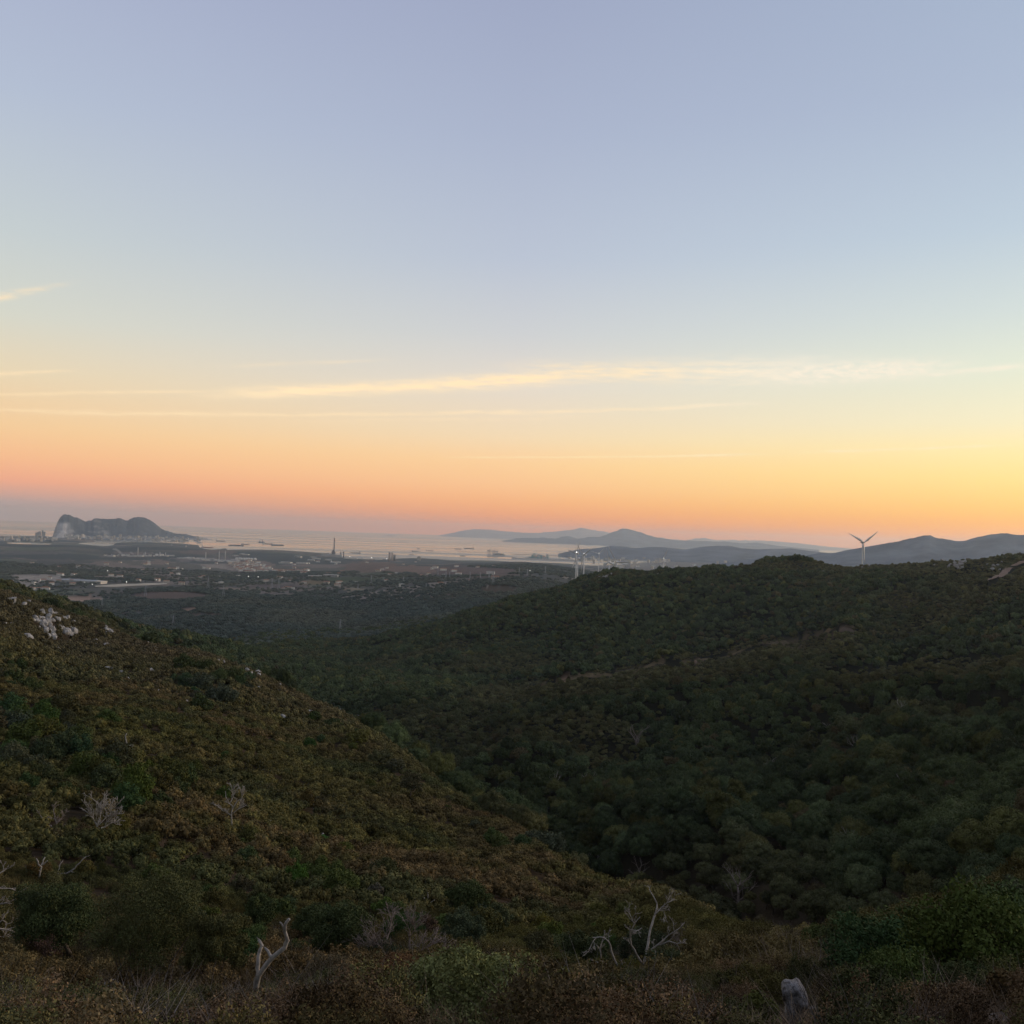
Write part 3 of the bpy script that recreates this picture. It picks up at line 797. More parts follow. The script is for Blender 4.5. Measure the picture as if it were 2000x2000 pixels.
def forest_kind(x, y, z, d, px, py):
    """density 0..1, height factor and tint of the woods at a spot"""
    n1, n2 = fbm(x/55, y/55, 51, 3), fbm(x/190, y/190, 53, 3)
    scrubby = np.zeros(len(x))
    for cx, cy, rx, ry in ((1830, 1312, 240, 24), (1220, 1322, 280, 22), (1560, 1258, 150, 24), (1900, 1115, 190, 22), (1755, 1178, 50, 16), (1640, 1110, 200, 10)):
        q = 1.25 - np.sqrt(((px-cx)/rx)**2+((py-cy)/ry)**2)
        scrubby = np.maximum(scrubby, np.clip(q*2.2+(n1-0.5)*1.6, 0, 1))
    scrubby = np.maximum(scrubby, np.clip((n2-0.60)*8, 0, 1)*0.7)
    # two spurs: low scrub on their near flanks, tall dark oaks in the gullies behind their crests
    for xs, ys, depth, lim in (([880, 1100, 1300, 1500, 1650, 1740], [1352, 1327, 1291, 1256, 1227, 1222], 62, (860, 1730)), ([1500, 1650, 1800, 2000, 2200], [1368, 1320, 1298, 1284, 1275], 46, (1560, 2300))):
        q = py - np.interp(px, xs, ys) + (n1-0.5)*16
        side = np.clip((px-lim[0])/90, 0, 1)*np.clip((lim[1]-px)/90, 0, 1)
        front = np.clip((q+2)/4, 0, 1)*np.clip((depth-q)/26, 0, 1)*side
        back = np.clip((-q+1)/4, 0, 1)*np.clip((26+q)/10, 0, 1)*side
        scrubby = np.maximum(scrubby*(1-back), front*0.85)
    return n1, n2, scrubby

tx, ty = scatter(118, 2750, 8.2, -0.50, 0.54, seed=11)
tz = ground(tx, ty)
td = np.hypot(tx, ty)
tpx, tpy = project(tx, ty, tz)
keep = visible(tx, ty, tz, 7.5)
# the left hillside itself is scrub: woods only where the land is the valley, the ridge or the dark spur
zl = tps_eval(FIT_L, np.arctan2(tx, ty), np.log(td))*td + EYE
DSIL = np.interp(tpx, [-200, 0, 200, 400, 500, 600, 700, 800, 900, 1000, 1100, 1200, 1300, 1400, 1600, 1980, 2200], [720, 705, 645, 570, 525, 460, 395, 330, 280, 235, 195, 156, 124, 84, 80, 82, 84])
onL = (tz - zl < 7.0) & (td < DSIL*1.10)
n1, n2, scrubby = forest_kind(tx, ty, tz, td, tpx, tpy)
edge = onL & (tpx > 960) & (td > 215) & (fbm(tx/16, ty/16, 71, 2) > 0.53)
keep &= (~onL) | edge
for cx, cy, rx, ry, _, dm in FIELD_PATCHES:
    if dm in (600, 800): keep &= ~(ell(tpx+(fbm(tx/20, ty/20, 73, 2)-.5)*30, tpy, cx, cy+2, rx*0.9, ry*0.9) & (td > 500))
keep &= ~(ell(tpx+(fbm(tx/25, ty/25, 75, 2)-.5)*60, tpy, 1905, 1112, 140, 17) & (td > 1000) & (rng.random(len(tx)) < 0.9))
keep &= ~(ell(tpx, tpy, 1660, 1106, 110, 5) & (td > 1000) & (rng.random(len(tx)) < 0.7))
keep &= ~on_path(tpx, tpy, td)
keep &= rng.random(len(tx)) > 0.05
tx, ty, tz, td, tpx, tpy, n1, n2, scrubby = [q[keep] for q in (tx, ty, tz, td, tpx, tpy, n1, n2, scrubby)]
rr = rng.random(len(tx))
tscl = (0.55+0.8*rng.random(len(tx))**1.3)*(1-0.52*scrubby)*np.interp(td, [150, 330, 600, 1200], [1.3, 1.2, 1.08, 1.02])
ttint = tint_mix(len(tx), [np.clip((n2-0.42)*5, 0, 1)*0.8, (rr > 0.86)*0.8, np.clip(scrubby*1.1, 0, 1)*0.75, (rr < 0.035)*0.8],
                 [OAK_TINTS['dark'], OAK_TINTS['blue'], OAK_TINTS['olive'], (0.15, 0.125, 0.05), OAK_TINTS['brown']])
ttint = 1.0*ttint*np.clip(rng.normal(1.0, 0.27, (len(tx), 1)), 0.5, 1.7)
order = np.argsort(td)
big = order[:300]
oak_crown_meshes, oak_trunk_meshes = [], []
OAK_LOOK = ['dark green', 'olive-green', 'brownish']
def oak_label(kind, s, px, py):
    size = 'large' if s > 1.05 else ('small' if s < 0.75 else 'middling')
    col = 'at the foot of the brown slope' if px < 1200 else 'left of the wide grey bare tree' if px < 1430 else 'left of the fan-shaped bare tree' if px < 1640 else 'right of the fan-shaped bare tree' if px < 1830 else 'towards the right edge'
    row = 'lowest in the wood' if py > 1780 else 'low in the wood' if py > 1690 else 'in mid-valley'
    return f'{size} {OAK_LOOK[kind]} oak {row}, {col}'
first_crown = []
for j, i in enumerate(big):
    k = j % 6
    t = ttint[i]
    kind = 2 if t[0] > t[1]*1.12 else (1 if t[1] > 0.068 else 0)
    e = empty('oak_tree', (tx[i], ty[i], tz[i]), oak_label(kind, tscl[i], tpx[i], tpy[i]), 'tree', 'oaks of the valley wood', rz=float(rng.uniform(0, 6.28)), scale=float(tscl[i]))
    if j < 6:
        c = leafy('crown', oak_protos[k], oak_leaf, e); tr = trunk_mesh(300+k, 6.0, 4.0, 0.28).build('trunk', bark_m, e, True)
        oak_crown_meshes.append(c.data); oak_trunk_meshes.append(tr.data); first_crown.append(c)
    else:
        c = bpy.data.objects.new('crown', oak_crown_meshes[k]); tr = bpy.data.objects.new('trunk', oak_trunk_meshes[k])
        for o in (c, tr): COL.objects.link(o); o.parent = e
    c['tint'] = [float(v) for v in t]

rest = order[300:]
hid_col = bpy.data.collections.new('plant_sources')      # not linked to the scene: sources for the masses of woods and scrub
def source(name, shape, m):
    o = leafy(name, shape, m, link=False); hid_col.objects.link(o); return o
mid_src = [source('oak_crown', s, oak_leaf) for s in oak_mid]
far_src = [source('oak_crown', s, oak_leaf) for s in oak_far]
wd = td[rest]
which = np.where(wd < 620, rng.integers(0, 6, len(rest)), np.where(wd < 1150, 6+rng.integers(0, 4, len(rest)), 10+rng.integers(0, 4, len(rest))))
rots = np.c_[rng.uniform(-.1, .1, (len(rest), 2)), rng.uniform(0, 6.28, len(rest))]
s3 = tscl[rest][:, None]*np.c_[rng.uniform(0.82, 1.2, (len(rest), 2)), rng.uniform(0.8, 1.4, len(rest))]
instancer('oak_forest', np.c_[tx, ty, tz][rest], rots, s3, ttint[rest], which, first_crown+mid_src+far_src, 'dense evergreen oak wood filling the valley and the ridge beyond')

# low thickets where the wood opens
ux, uy = scatter(400, 2500, 4.2, -0.45, 0.54, seed=17)
uz = ground(ux, uy); ud = np.hypot(ux, uy); upx, upy = project(ux, uy, uz)
_, un2, us = forest_kind(ux, uy, uz, ud, upx, upy)
ku = visible(ux, uy, uz, 3) & (us > 0.25) & (ud > np.interp(upx, [-200, 0, 500, 1000, 1300], [800, 800, 600, 300, 200])) & (rng.random(len(ux)) < 0.75) & ~on_path(upx, upy, ud, 3.5)
ux, uy, uz, un2, ud = [q[ku] for q in (ux, uy, uz, un2, ud)]
ut = tint_mix(len(ux), [rng.random(len(ux))], [(0.165, 0.138, 0.058), (0.125, 0.128, 0.050)])*np.clip(rng.normal(1, .25, (len(ux), 1)), .5, 1.7)
ws = rng.uniform(0.22, 0.6, len(ux))
instancer('thicket', np.c_[ux, uy, uz-0.3], np.c_[np.zeros((len(ux), 2)), rng.uniform(0, 6.28, len(ux))], np.c_[ws, ws, ws*0.8], ut, np.where(ud < 1000, rng.integers(0, 4, len(ux)), 4+rng.integers(0, 4, len(ux))), mid_src+far_src,
          'low brown-green thicket in the open parts of the ridge wood')
# woods on the low country beyond
fx, fy = scatter(2500, 7200, 15.5, -0.50, 0.30, seed=13)
fz = ground(fx, fy); fd = np.hypot(fx, fy); fpx, fpy = project(fx, fy, fz)
wood = fbm(fx/700, fy/700, 39, 4)
near_w = np.clip((4300-fd)/900, 0, 1)
pw = np.clip((wood-0.47)*9, 0.10, 1)
hedge = np.abs(fbm(fx/260, fy/260, 61, 2)-0.5) < 0.03
pw = np.maximum(np.maximum(pw, near_w), hedge*0.8)
kf = visible(fx, fy, fz, 9) & ~((fpx > 170) & (fpx < 340) & (fpy > 1136) & (fpy < 1162) & (np.abs(fpy-1149+(fpx-186)*0.05) < 7)) & (rng.random(len(fx)) < pw) & (fz > 4)
for cx, cy, rx, ry, _, dm in FIELD_PATCHES[:27]:
    kf &= ~(ell(fpx, fpy, cx, cy+0.6, rx*0.92, ry*0.9) & (fd > dm))
fx, fy, fz, fd = fx[kf], fy[kf], fz[kf], fd[kf]
ft = tint_mix(len(fx), [np.clip((fbm(fx/300, fy/300, 63, 3)-0.45)*5, 0, 1)], [(0.098, 0.120, 0.094), (0.132, 0.140, 0.10)])*np.clip(rng.normal(1, .2, (len(fx), 1)), .5, 1.5)  # distant greens paled and greyed to imitate haze
fs = rng.uniform(1.0, 2.1, len(fx))
instancer('distant_woodland', np.c_[fx, fy, fz-0.5], np.c_[np.zeros((len(fx), 2)), rng.uniform(0, 6.28, len(fx))], np.c_[fs, fs, fs*0.8], ft, rng.integers(0, 4, len(fx)), far_src,
          'rolling green woodland and hedgerows on the low country before the bay')

# ------------------------------------------------------------------ scrub on the left hillside and in the foreground
bush_close = [source('shrub', crown_shape(190+k, 0.62, 0.85, 22, 3200, 0.022, blob=(0.2, 0.36), flat=0.6, jitter=0.8, core=0, shell=(0.35, 1.15)), scrub_leaf) for k in range(4)]
bush_fine = [source('shrub', crown_shape(200+k, 0.62, 0.85, 16, 1500, 0.036, blob=(0.24, 0.42), flat=0.5, jitter=1.0, core=0, shell=(0.4, 1.15)), scrub_leaf) for k in range(5)]
bush_mid = [source('shrub', crown_shape(210+k, 0.80, 1.25, 12, 420, 0.085, blob=(0.28, 0.48), flat=0.4, jitter=0.5, core=0.6, shell=(0.75, 1.12)), scrub_leaf) for k in range(4)]
bush_far = [source('shrub', crown_shape(220+k, 1.0, 1.5, 9, 100, 0.19, blob=(0.34, 0.5), flat=0.3, jitter=0.5, core=0.8), scrub_leaf) for k in range(3)]
def tuft(seed, n, h, spread, w, lean=0.5):
    r = np.random.default_rng(seed)
    base = np.c_[r.normal(0, spread*0.4, (n, 2)), np.zeros(n)]
    tip = base + np.c_[r.normal(0, lean*h, (n, 2)), r.uniform(0.45, 1.0, n)*h]
    side = unit(np.c_[r.normal(size=(n, 2)), np.zeros(n)])*w
    midp = (base+tip)/2 + np.c_[r.normal(0, h*0.06, (n, 2)), np.full(n, h*0.06)]
    V = np.stack([base-side, base+side, midp+side*0.7, midp-side*0.7, tip, tip+side*0.2], 1).reshape(-1, 3)
    o = np.arange(n)[:, None]*6
    F = np.concatenate([o+np.array([[0, 1, 2, 3]]), o+np.array([[3, 2, 5, 4]])])
    return V, F, None
grass_src = [source('dry_tuft', tuft(230+k, 130, 0.5, 0.5, 0.004), dry_m) for k in range(3)]
heath_src = [source('heath_sprig', tuft(240+k, 320, 0.7, 0.5, 0.009, 0.25), scrub_leaf) for k in range(3)]

def hill_scrub(d0, d1, sp, srcs, seed, size, name, label, on_left_only=True, keep_p=1.0, tint_fn=None, sizes=(0.6, 1.3), lift=-0.08):
    x, y = scatter(d0, d1, sp, -0.53, 0.53, seed)
    z = ground(x, y); d = np.hypot(x, y)
    k = visible(x, y, z, 1.2)
    l = tps_eval(FIT_L, np.arctan2(x, y), np.log(d))*d + EYE
    k &= np.abs(z-l) < 9.0
    n = fbm(x/6, y/6, 91, 2)
    k &= rng.random(len(x)) < keep_p*np.clip(0.45+(n-0.35)*3, 0.15, 1)
    px, py = project(x, y, z)
    for cx, cy, rx, ry in (BARE if lift < -0.05 else BARE[:2]): k &= ~ell(px, py, cx, cy, rx, ry)
    x, y, z, d, px, py = [q[k] for q in (x, y, z, d, px, py)]
    t = tint_fn(x, y, d, px, py)*np.clip(rng.normal(1, .32, (len(x), 1)), .4, 2.0)
    patch = 0.75+0.7*fbm(x/11, y/11, 95, 3)
    s = rng.uniform(*sizes, len(x))*patch*size
    instancer(name, np.c_[x, y, z+lift], np.c_[rng.uniform(-.25, .25, (len(x), 2)), rng.uniform(0, 6.28, len(x))], np.c_[s, s, s*rng.uniform(.75, 1.25, len(x))], t, rng.integers(0, len(srcs), len(x)), srcs, label)
    return len(x)
BARE = [(167, 1531, 15, 10), (440, 1625, 10, 7), (1552, 2075, 100, 140), (1955, 2075, 85, 110), (912, 2040, 140, 80), (90, 1222, 22, 16), (136, 1240, 14, 6), (56, 1250, 9, 5), (225, 1965, 40, 16), (290, 1958, 20, 12)]
def scrub_tint(x, y, d, px, py):
    a = fbm(x/38, y/38, 97, 3); b_ = fbm(x/14+50, y/14, 99, 3)
    brown = np.clip((a-0.44)*5, 0, 1); olive = np.clip((b_-0.52)*6, 0, 1)
    dull = np.clip((d-280)/250, 0, 1)
    green = np.clip((fbm(x/22, y/22+30, 101, 3)-0.62)*9, 0, 1)*np.clip((d-30)/60, 0.25, 0.8)
    c = tint_mix(len(x), [brown*0.9, olive*0.7, green*0.9, dull*0.75], [(0.135, 0.114, 0.040), (0.164, 0.112, 0.050), (0.136, 0.124, 0.037), (0.082, 0.092, 0.036), (0.126, 0.100, 0.056)])
    return c
cnt = {}
def close_tint(x, y, d, px, py):
    a = fbm(x/2.6, y/2.6, 111, 3); b_ = fbm(x/1.7+9, y/1.7, 113, 2)
    return tint_mix(len(x), [np.clip((a-.42)*6, 0, 1), np.clip((b_-.52)*7, 0, 1)*.9, np.clip((fbm(x/3.1, y/3.1+40, 115, 2)-.55)*8, 0, 1)], [(0.135, 0.106, 0.040), (0.165, 0.108, 0.058), (0.122, 0.124, 0.042), (0.088, 0.090, 0.036)])
cnt['close'] = hill_scrub(7, 28, 0.6, bush_close, 400, 0.62, 'close_scrub', 'fine-leaved scrub along the bottom of the picture', tint_fn=close_tint)
cnt['near'] = hill_scrub(28, 80, 0.8, bush_fine+heath_src, 401, 0.85, 'foreground_scrub', 'knee-high olive and brown scrub of the near slope', tint_fn=scrub_tint)
cnt['mid'] = hill_scrub(80, 330, 1.65, bush_mid, 403, 1.0, 'hillside_scrub', 'brown-olive scrub covering the left hillside', tint_fn=scrub_tint)
cnt['far'] = hill_scrub(330, 800, 1.9, bush_far, 405, 1.05, 'upper_hillside_scrub', 'fine dull scrub on the far end of the left hillside', tint_fn=scrub_tint)
def grass_tint(x, y, d, px, py):
    a = fbm(x/5, y/5, 107, 2)
    return tint_mix(len(x), [np.clip((a-0.45)*5, 0, 1)], [(0.34, 0.25, 0.165), (0.26, 0.21, 0.09)])
cnt['grass'] = hill_scrub(14, 70, 0.75, grass_src, 407, 0.7, 'dry_grass', 'dry tan grass and twigs between the near shrubs', tint_fn=grass_tint, keep_p=0.7, lift=-0.02)
twig_src = [source('bare_twigs', tuft(250+k, 90, 0.6, 0.35, 0.0035, 0.55), dry_m) for k in range(3)]
def twig_tint(x, y, d, px, py): return tint_mix(len(x), [rng.random(len(x))], [(0.28, 0.235, 0.195), (0.18, 0.135, 0.10)])
cnt['twigs'] = hill_scrub(9, 60, 0.85, twig_src, 409, 1.0, 'leafless_twigs', 'leafless grey twigs among the near shrubs', tint_fn=twig_tint, keep_p=0.5, lift=-0.06)
print('SCRUB', cnt, 'TREES', len(rest), 'FAR', len(fx))

# ------------------------------------------------------------------ boulders
def boulder_mesh(seed, sub=2, squash=(1, 0.85, 0.8), cuts=7, rough=0.16):
    r = np.random.default_rng(seed)
    v, f = icosphere(sub)
    for _ in range(cuts):
        n = unit(r.normal(size=3)); c = r.uniform(0.55, 0.85)
        t = v @ n
        v = v - np.outer(np.maximum(t-c, 0)*0.9, n)
    for s_, a_ in ((1.3, rough), (3.2, rough*0.5), (7.5, rough*0.22)):
        v = v*(1 + a_*(2*noise2(v[:, 0]*s_+v[:, 2]*1.7*s_+seed, v[:, 1]*s_-v[:, 2]*s_+seed*3, seed)-1))[:, None]
    return v*np.array(squash), f
def stone_material(name, c0, c1, pit=0.6, scale=1.5):
    m = mat(name, c0, 0.92, 0.2)
    N, L = m.node_tree.nodes, m.node_tree.links
    b = N['Principled BSDF']
    tcn = N.new('ShaderNodeTexCoord')
    nz = N.new('ShaderNodeTexNoise'); nz.inputs['Scale'].default_value = scale; nz.inputs['Detail'].default_value = 8; nz.inputs['Roughness'].default_value = 0.7
    vo = N.new('ShaderNodeTexVoronoi'); vo.inputs['Scale'].default_value = scale*5
    L.new(tcn.outputs['Object'], nz.inputs[0]); L.new(tcn.outputs['Object'], vo.inputs['Vector'])
    cr = N.new('ShaderNodeValToRGB'); cr.color_ramp.elements[0].position = 0.36; cr.color_ramp.elements[1].position = 0.64
    cr.color_ramp.elements[0].color = (*c0, 1); cr.color_ramp.elements[1].color = (*c1, 1)
    L.new(nz.outputs[0], cr.inputs[0]); L.new(cr.outputs[0], b.inputs['Base Color'])
    ad = N.new('ShaderNodeMath'); ad.operation = 'ADD'; L.new(nz.outputs[0], ad.inputs[0])
    mr = N.new('ShaderNodeMapRange'); mr.inputs[1].default_value = 0.0; mr.inputs[2].default_value = 0.35; mr.inputs[3].default_value = -0.5; mr.inputs[4].default_value = 0.0
    L.new(vo.outputs['Distance'], mr.inputs[0]); L.new(mr.outputs[0], ad.inputs[1])
    bp = N.new('ShaderNodeBump'); bp.inputs['Strength'].default_value = pit; bp.inputs['Distance'].default_value = 0.06
    L.new(ad.outputs[0], bp.inputs['Height']); L.new(bp.outputs[0], b.inputs['Normal'])
    return m
pale_stone = stone_material('pale_limestone', (0.26, 0.235, 0.21), (0.56, 0.52, 0.48), scale=0.9)
grey_stone = stone_material('lichened_stone', (0.11, 0.10, 0.092), (0.46, 0.42, 0.39), pit=1.0, scale=5.5)
BOULDERS = []
for k in range(8):
    v, f = boulder_mesh(500+k, 2, (1, 0.8+0.05*(k % 3), 0.62+0.12*(k % 4)))
    me = bpy.data.meshes.new('boulder'); me.from_pydata(v.tolist(), [], f.tolist()); me.update(); me.materials.append(pale_stone)
    BOULDERS.append(me)
def boulder(px, py, wpx, label, group, dmin=60, stretch=1.0, m=None):
    p, d = hit(px, py, dmin)
    o = bpy.data.objects.new('boulder', BOULDERS[rng.integers(0, 8)]); COL.objects.link(o)
    s = 0.62*wpx*d/FPX
    o.location = p + Vector((0, 0, s*0.2*stretch + (0.55 if d > 90 else 0)))
    o.scale = (s, s, s*stretch)
    o.rotation_euler = (rng.uniform(-.3, .3), rng.uniform(-.3, .3), rng.uniform(0, 6.28))
    return tag(o, label, 'rock', group)
def cluster(cx, cy, sx, sy, n, w, label, group, dmin=60, stretch=(0.8, 1.3), slope=0.35):
    for i in range(n):
        dx = rng.normal(0, sx*0.55); dy = rng.normal(0, sy*0.55) + dx*slope
        boulder(cx+dx, cy+dy, w*(1.3 if w <= 5 else 1.0)*rng.uniform(0.55, 1.5), label, group, dmin, rng.uniform(*stretch))
GO = 'boulders of the left hillside'
cluster(82, 1213, 19, 16, 26, 8, 'pale boulder in the large rocky outcrop high on the left hillside', GO, stretch=(0.9, 1.6))
cluster(95, 1235, 14, 12, 16, 7, 'pale boulder at the foot of the large outcrop on the left hillside', GO)
cluster(136, 1239, 15, 8, 14, 8, 'pale upright boulder just right of the large left-hillside outcrop', GO, stretch=(1.0, 1.6))
cluster(110, 1207, 28, 9, 20, 5, 'small pale stone strewn above the large left-hillside outcrop', GO)
cluster(40, 1178, 28, 8, 7, 5, 'small pale stone near the top left edge of the hillside', GO)
cluster(12, 1215, 12, 8, 5, 5, 'small pale stone at the left edge beside the outcrop', GO)
cluster(215, 1236, 16, 5, 8, 5, 'small pale stone along the left hillside skyline', GO)
cluster(195, 1260, 26, 6, 10, 4.5, 'scattered small stone below the left hillside skyline', GO)
cluster(150, 1280, 30, 8, 8, 4, 'scattered pebble-like stone lower on the left hillside', GO)
cluster(300, 1270, 12, 7, 7, 5, 'small pale stone on the far shoulder of the left hillside', GO)
cluster(640, 1388, 30, 11, 24, 4, 'stone in the pale scree below the left hillside crest', GO)
cluster(700, 1396, 25, 8, 12, 3.4, 'stone at the right end of the pale scree', GO)
cluster(600, 1396, 20, 8, 8, 4.5, 'stone at the left end of the pale scree', GO)
cluster(560, 1378, 14, 9, 6, 5, 'pale stone in the brown scrub left of the scree', GO)
boulder(55, 1250, 17, 'single rounded white boulder below the large outcrop', None, stretch=1.1)
for q in ((210, 1309, 11), (218, 1314, 8), (236, 1316, 8)): boulder(*q, 'grey boulder in the middle of the left hillside scrub', GO)
for q in ((286, 1308, 9), (292, 1318, 13), (251, 1335, 9), (258, 1338, 6), (245, 1330, 5)): boulder(*q, 'angular boulder half buried on the left hillside', GO, stretch=1.3)
for q in ((309, 1358, 9), (314, 1366, 7), (341, 1371, 8), (365, 1378, 7)): boulder(*q, 'pinkish boulder beside the dark hillside trees', GO, stretch=1.3)
for q in ((425, 1298, 9), (438, 1302, 7)): boulder(*q, 'tall pale rock spike on the hillside crest', GO, stretch=1.9)
for q in ((482, 1318, 11), (490, 1324, 9), (502, 1318, 11)): boulder(*q, 'big pale rock on the crest above the valley', GO, stretch=1.3)
for q in ((552, 1405, 10), (606, 1395, 9), (504, 1362, 8), (508, 1372, 7)): boulder(*q, 'grey rock in the brown scrub below the crest', GO, stretch=1.3)
for q in ((575, 1619, 9), (526, 1613, 5), (630, 1638, 5), (300, 1740, 5)): boulder(*q, 'small white stone lying in the brown mid-slope scrub', GO)
cluster(430, 1300, 90, 12, 14, 5, 'pale stone along the crest above the valley', GO)
cluster(520, 1345, 40, 18, 12, 5, 'grey stone on the crest below the big pale rocks', GO)
GR = 'boulders of the far ridge'
cluster(1870, 1106, 30, 8, 22, 5, 'white boulder in the stony patch on the far ridge', GR, 900, slope=0)
cluster(1935, 1108, 14, 6, 10, 3.5, 'small white stone beside the dirt track on the ridge', GR, 900, slope=0)
cluster(1745, 1103, 14, 3, 7, 4, 'white stone on the ridge top right of the turbine', GR, 900, slope=0)
cluster(1690, 1106, 12, 3, 6, 4, 'white stone on the ridge top below the lone turbine', GR, 900, slope=0)
cluster(1612, 1119, 9, 3, 6, 5, 'white stone in the wood left of the lone turbine', GR, 900, slope=0)
cluster(1180, 1130, 14, 4, 7, 5, 'pale stone on the ridge crest near the group of turbines', GR, 900, slope=-0.2)
cluster(1140, 1145, 7, 3, 4, 5, 'pale stone at the low end of the ridge below the turbines', GR, 900, slope=-0.2)
cluster(905, 1194, 14, 5, 8, 6, 'pale slab on the bare nose of the ridge', GR, 900, slope=-0.5)
for q in ((1284, 1123, 10), (1325, 1120, 6), (1310, 1143, 5), (1365, 1135, 4), (1833, 1147, 5), (1385, 1124, 4), (818, 1229, 6), (812, 1231, 5)): boulder(*q, 'lone white stone in the ridge wood', GR, 900)
for q in ((1694, 1432, 12), (1700, 1429, 8), (1722, 1419, 9), (1716, 1423, 6), (870, 1421, 7), (862, 1431, 6), (1268, 1526, 5)): boulder(*q, 'pale rock showing between the valley oaks', GR, 300, stretch=0.7)

def shaped_rock(name, outline, d, thick, label, m=None, seed=3, sub=4):
    """a stone whose face follows an outline in the photograph, with its own thickness"""
    P = np.array([tuple(at(x, y, d)) for x, y in outline]); c = P.mean(0)
    a0 = math.atan2(c[0], c[1]); right = np.array((math.cos(a0), -math.sin(a0), 0)); fwd = np.array((math.sin(a0), math.cos(a0), 0))
    u, w = (P-c) @ right, P[:, 2]-c[2]
    th = np.arctan2(w, u); rr_ = np.hypot(u, w); o = np.argsort(th); th, rr_ = th[o], rr_[o]
    v, f = icosphere(sub)
    ang = np.arctan2(v[:, 2], v[:, 0]); q = np.hypot(v[:, 0], v[:, 2])
    R = np.interp(ang, np.r_[th-2*np.pi, th, th+2*np.pi], np.r_[rr_, rr_, rr_])
    dep = np.sign(v[:, 1])*np.abs(v[:, 1])**0.6*thick*0.5
    sq = q**0.55
    uu, ww = np.cos(ang)*R*sq, np.sin(ang)*R*sq
    n = noise2(uu*9+seed, ww*9+dep*8, seed)-0.5 + 0.5*(noise2(uu*26+seed, ww*26+dep*20, seed+2)-0.5)
    dep = dep + n*thick*0.28
    V = uu[:, None]*right + dep[:, None]*fwd + np.c_[0*ww, 0*ww, ww]
    ob = mesh_obj(name, V, f, m or grey_stone, smooth=False)
    ob.location = tuple(c)
    return tag(ob, label, 'rock')
shaped_rock('standing_rock', [(1526, 1921), (1538, 1914), (1549, 1918), (1558, 1917), (1571, 1931), (1577, 1948), (1579, 1962), (1570, 1972), (1566, 1992), (1566, 2030), (1548, 2030), (1541, 1992), (1535, 1962), (1529, 1940)], 17.0, 0.42,
            'pitted grey slab of rock standing upright in the foreground')
shaped_rock('boulder', [(1920, 2030), (1927, 1996), (1940, 1985), (1955, 1984), (1972, 1992), (1985, 2004), (1990, 2030)], 16.2, 0.6, 'rounded rock cut off by the bottom right corner', seed=8, sub=3)
shaped_rock('boulder', [(195, 1960), (198, 1930), (206, 1920), (218, 1918), (232, 1922), (241, 1938), (245, 1962), (220, 1968)], 33.5, 0.8, 'dark rounded boulder under the multi-stemmed foreground tree', seed=5, sub=3)
for k, (q, lab) in enumerate((((226, 1962, 20), 'flat pale stone in front of the dark boulder'), ((252, 1966, 26), 'broken pale slab by the foreground tree stems'), ((303, 1953, 24), 'white stone right of the foreground tree stems'),
        ((367, 1938, 18), 'light upright stone in the scrub right of the foreground tree'), ((322, 1888, 18), 'pinkish stone behind the foreground tree stems'), ((180, 1896, 10), 'small pale stone right of the leaning oak trunk'),
        ((1590, 1972, 18), 'small angular stone at the right foot of the standing slab'), ((1608, 1990, 16), 'second small stone right of the standing slab'), ((335, 1935, 14), 'low grey stone among the twigs near the foreground tree'), ((165, 1700, 9), 'pale stone on the slope above the leaning oak'))):
    boulder(*q, lab, None, 12, stretch=0.8)

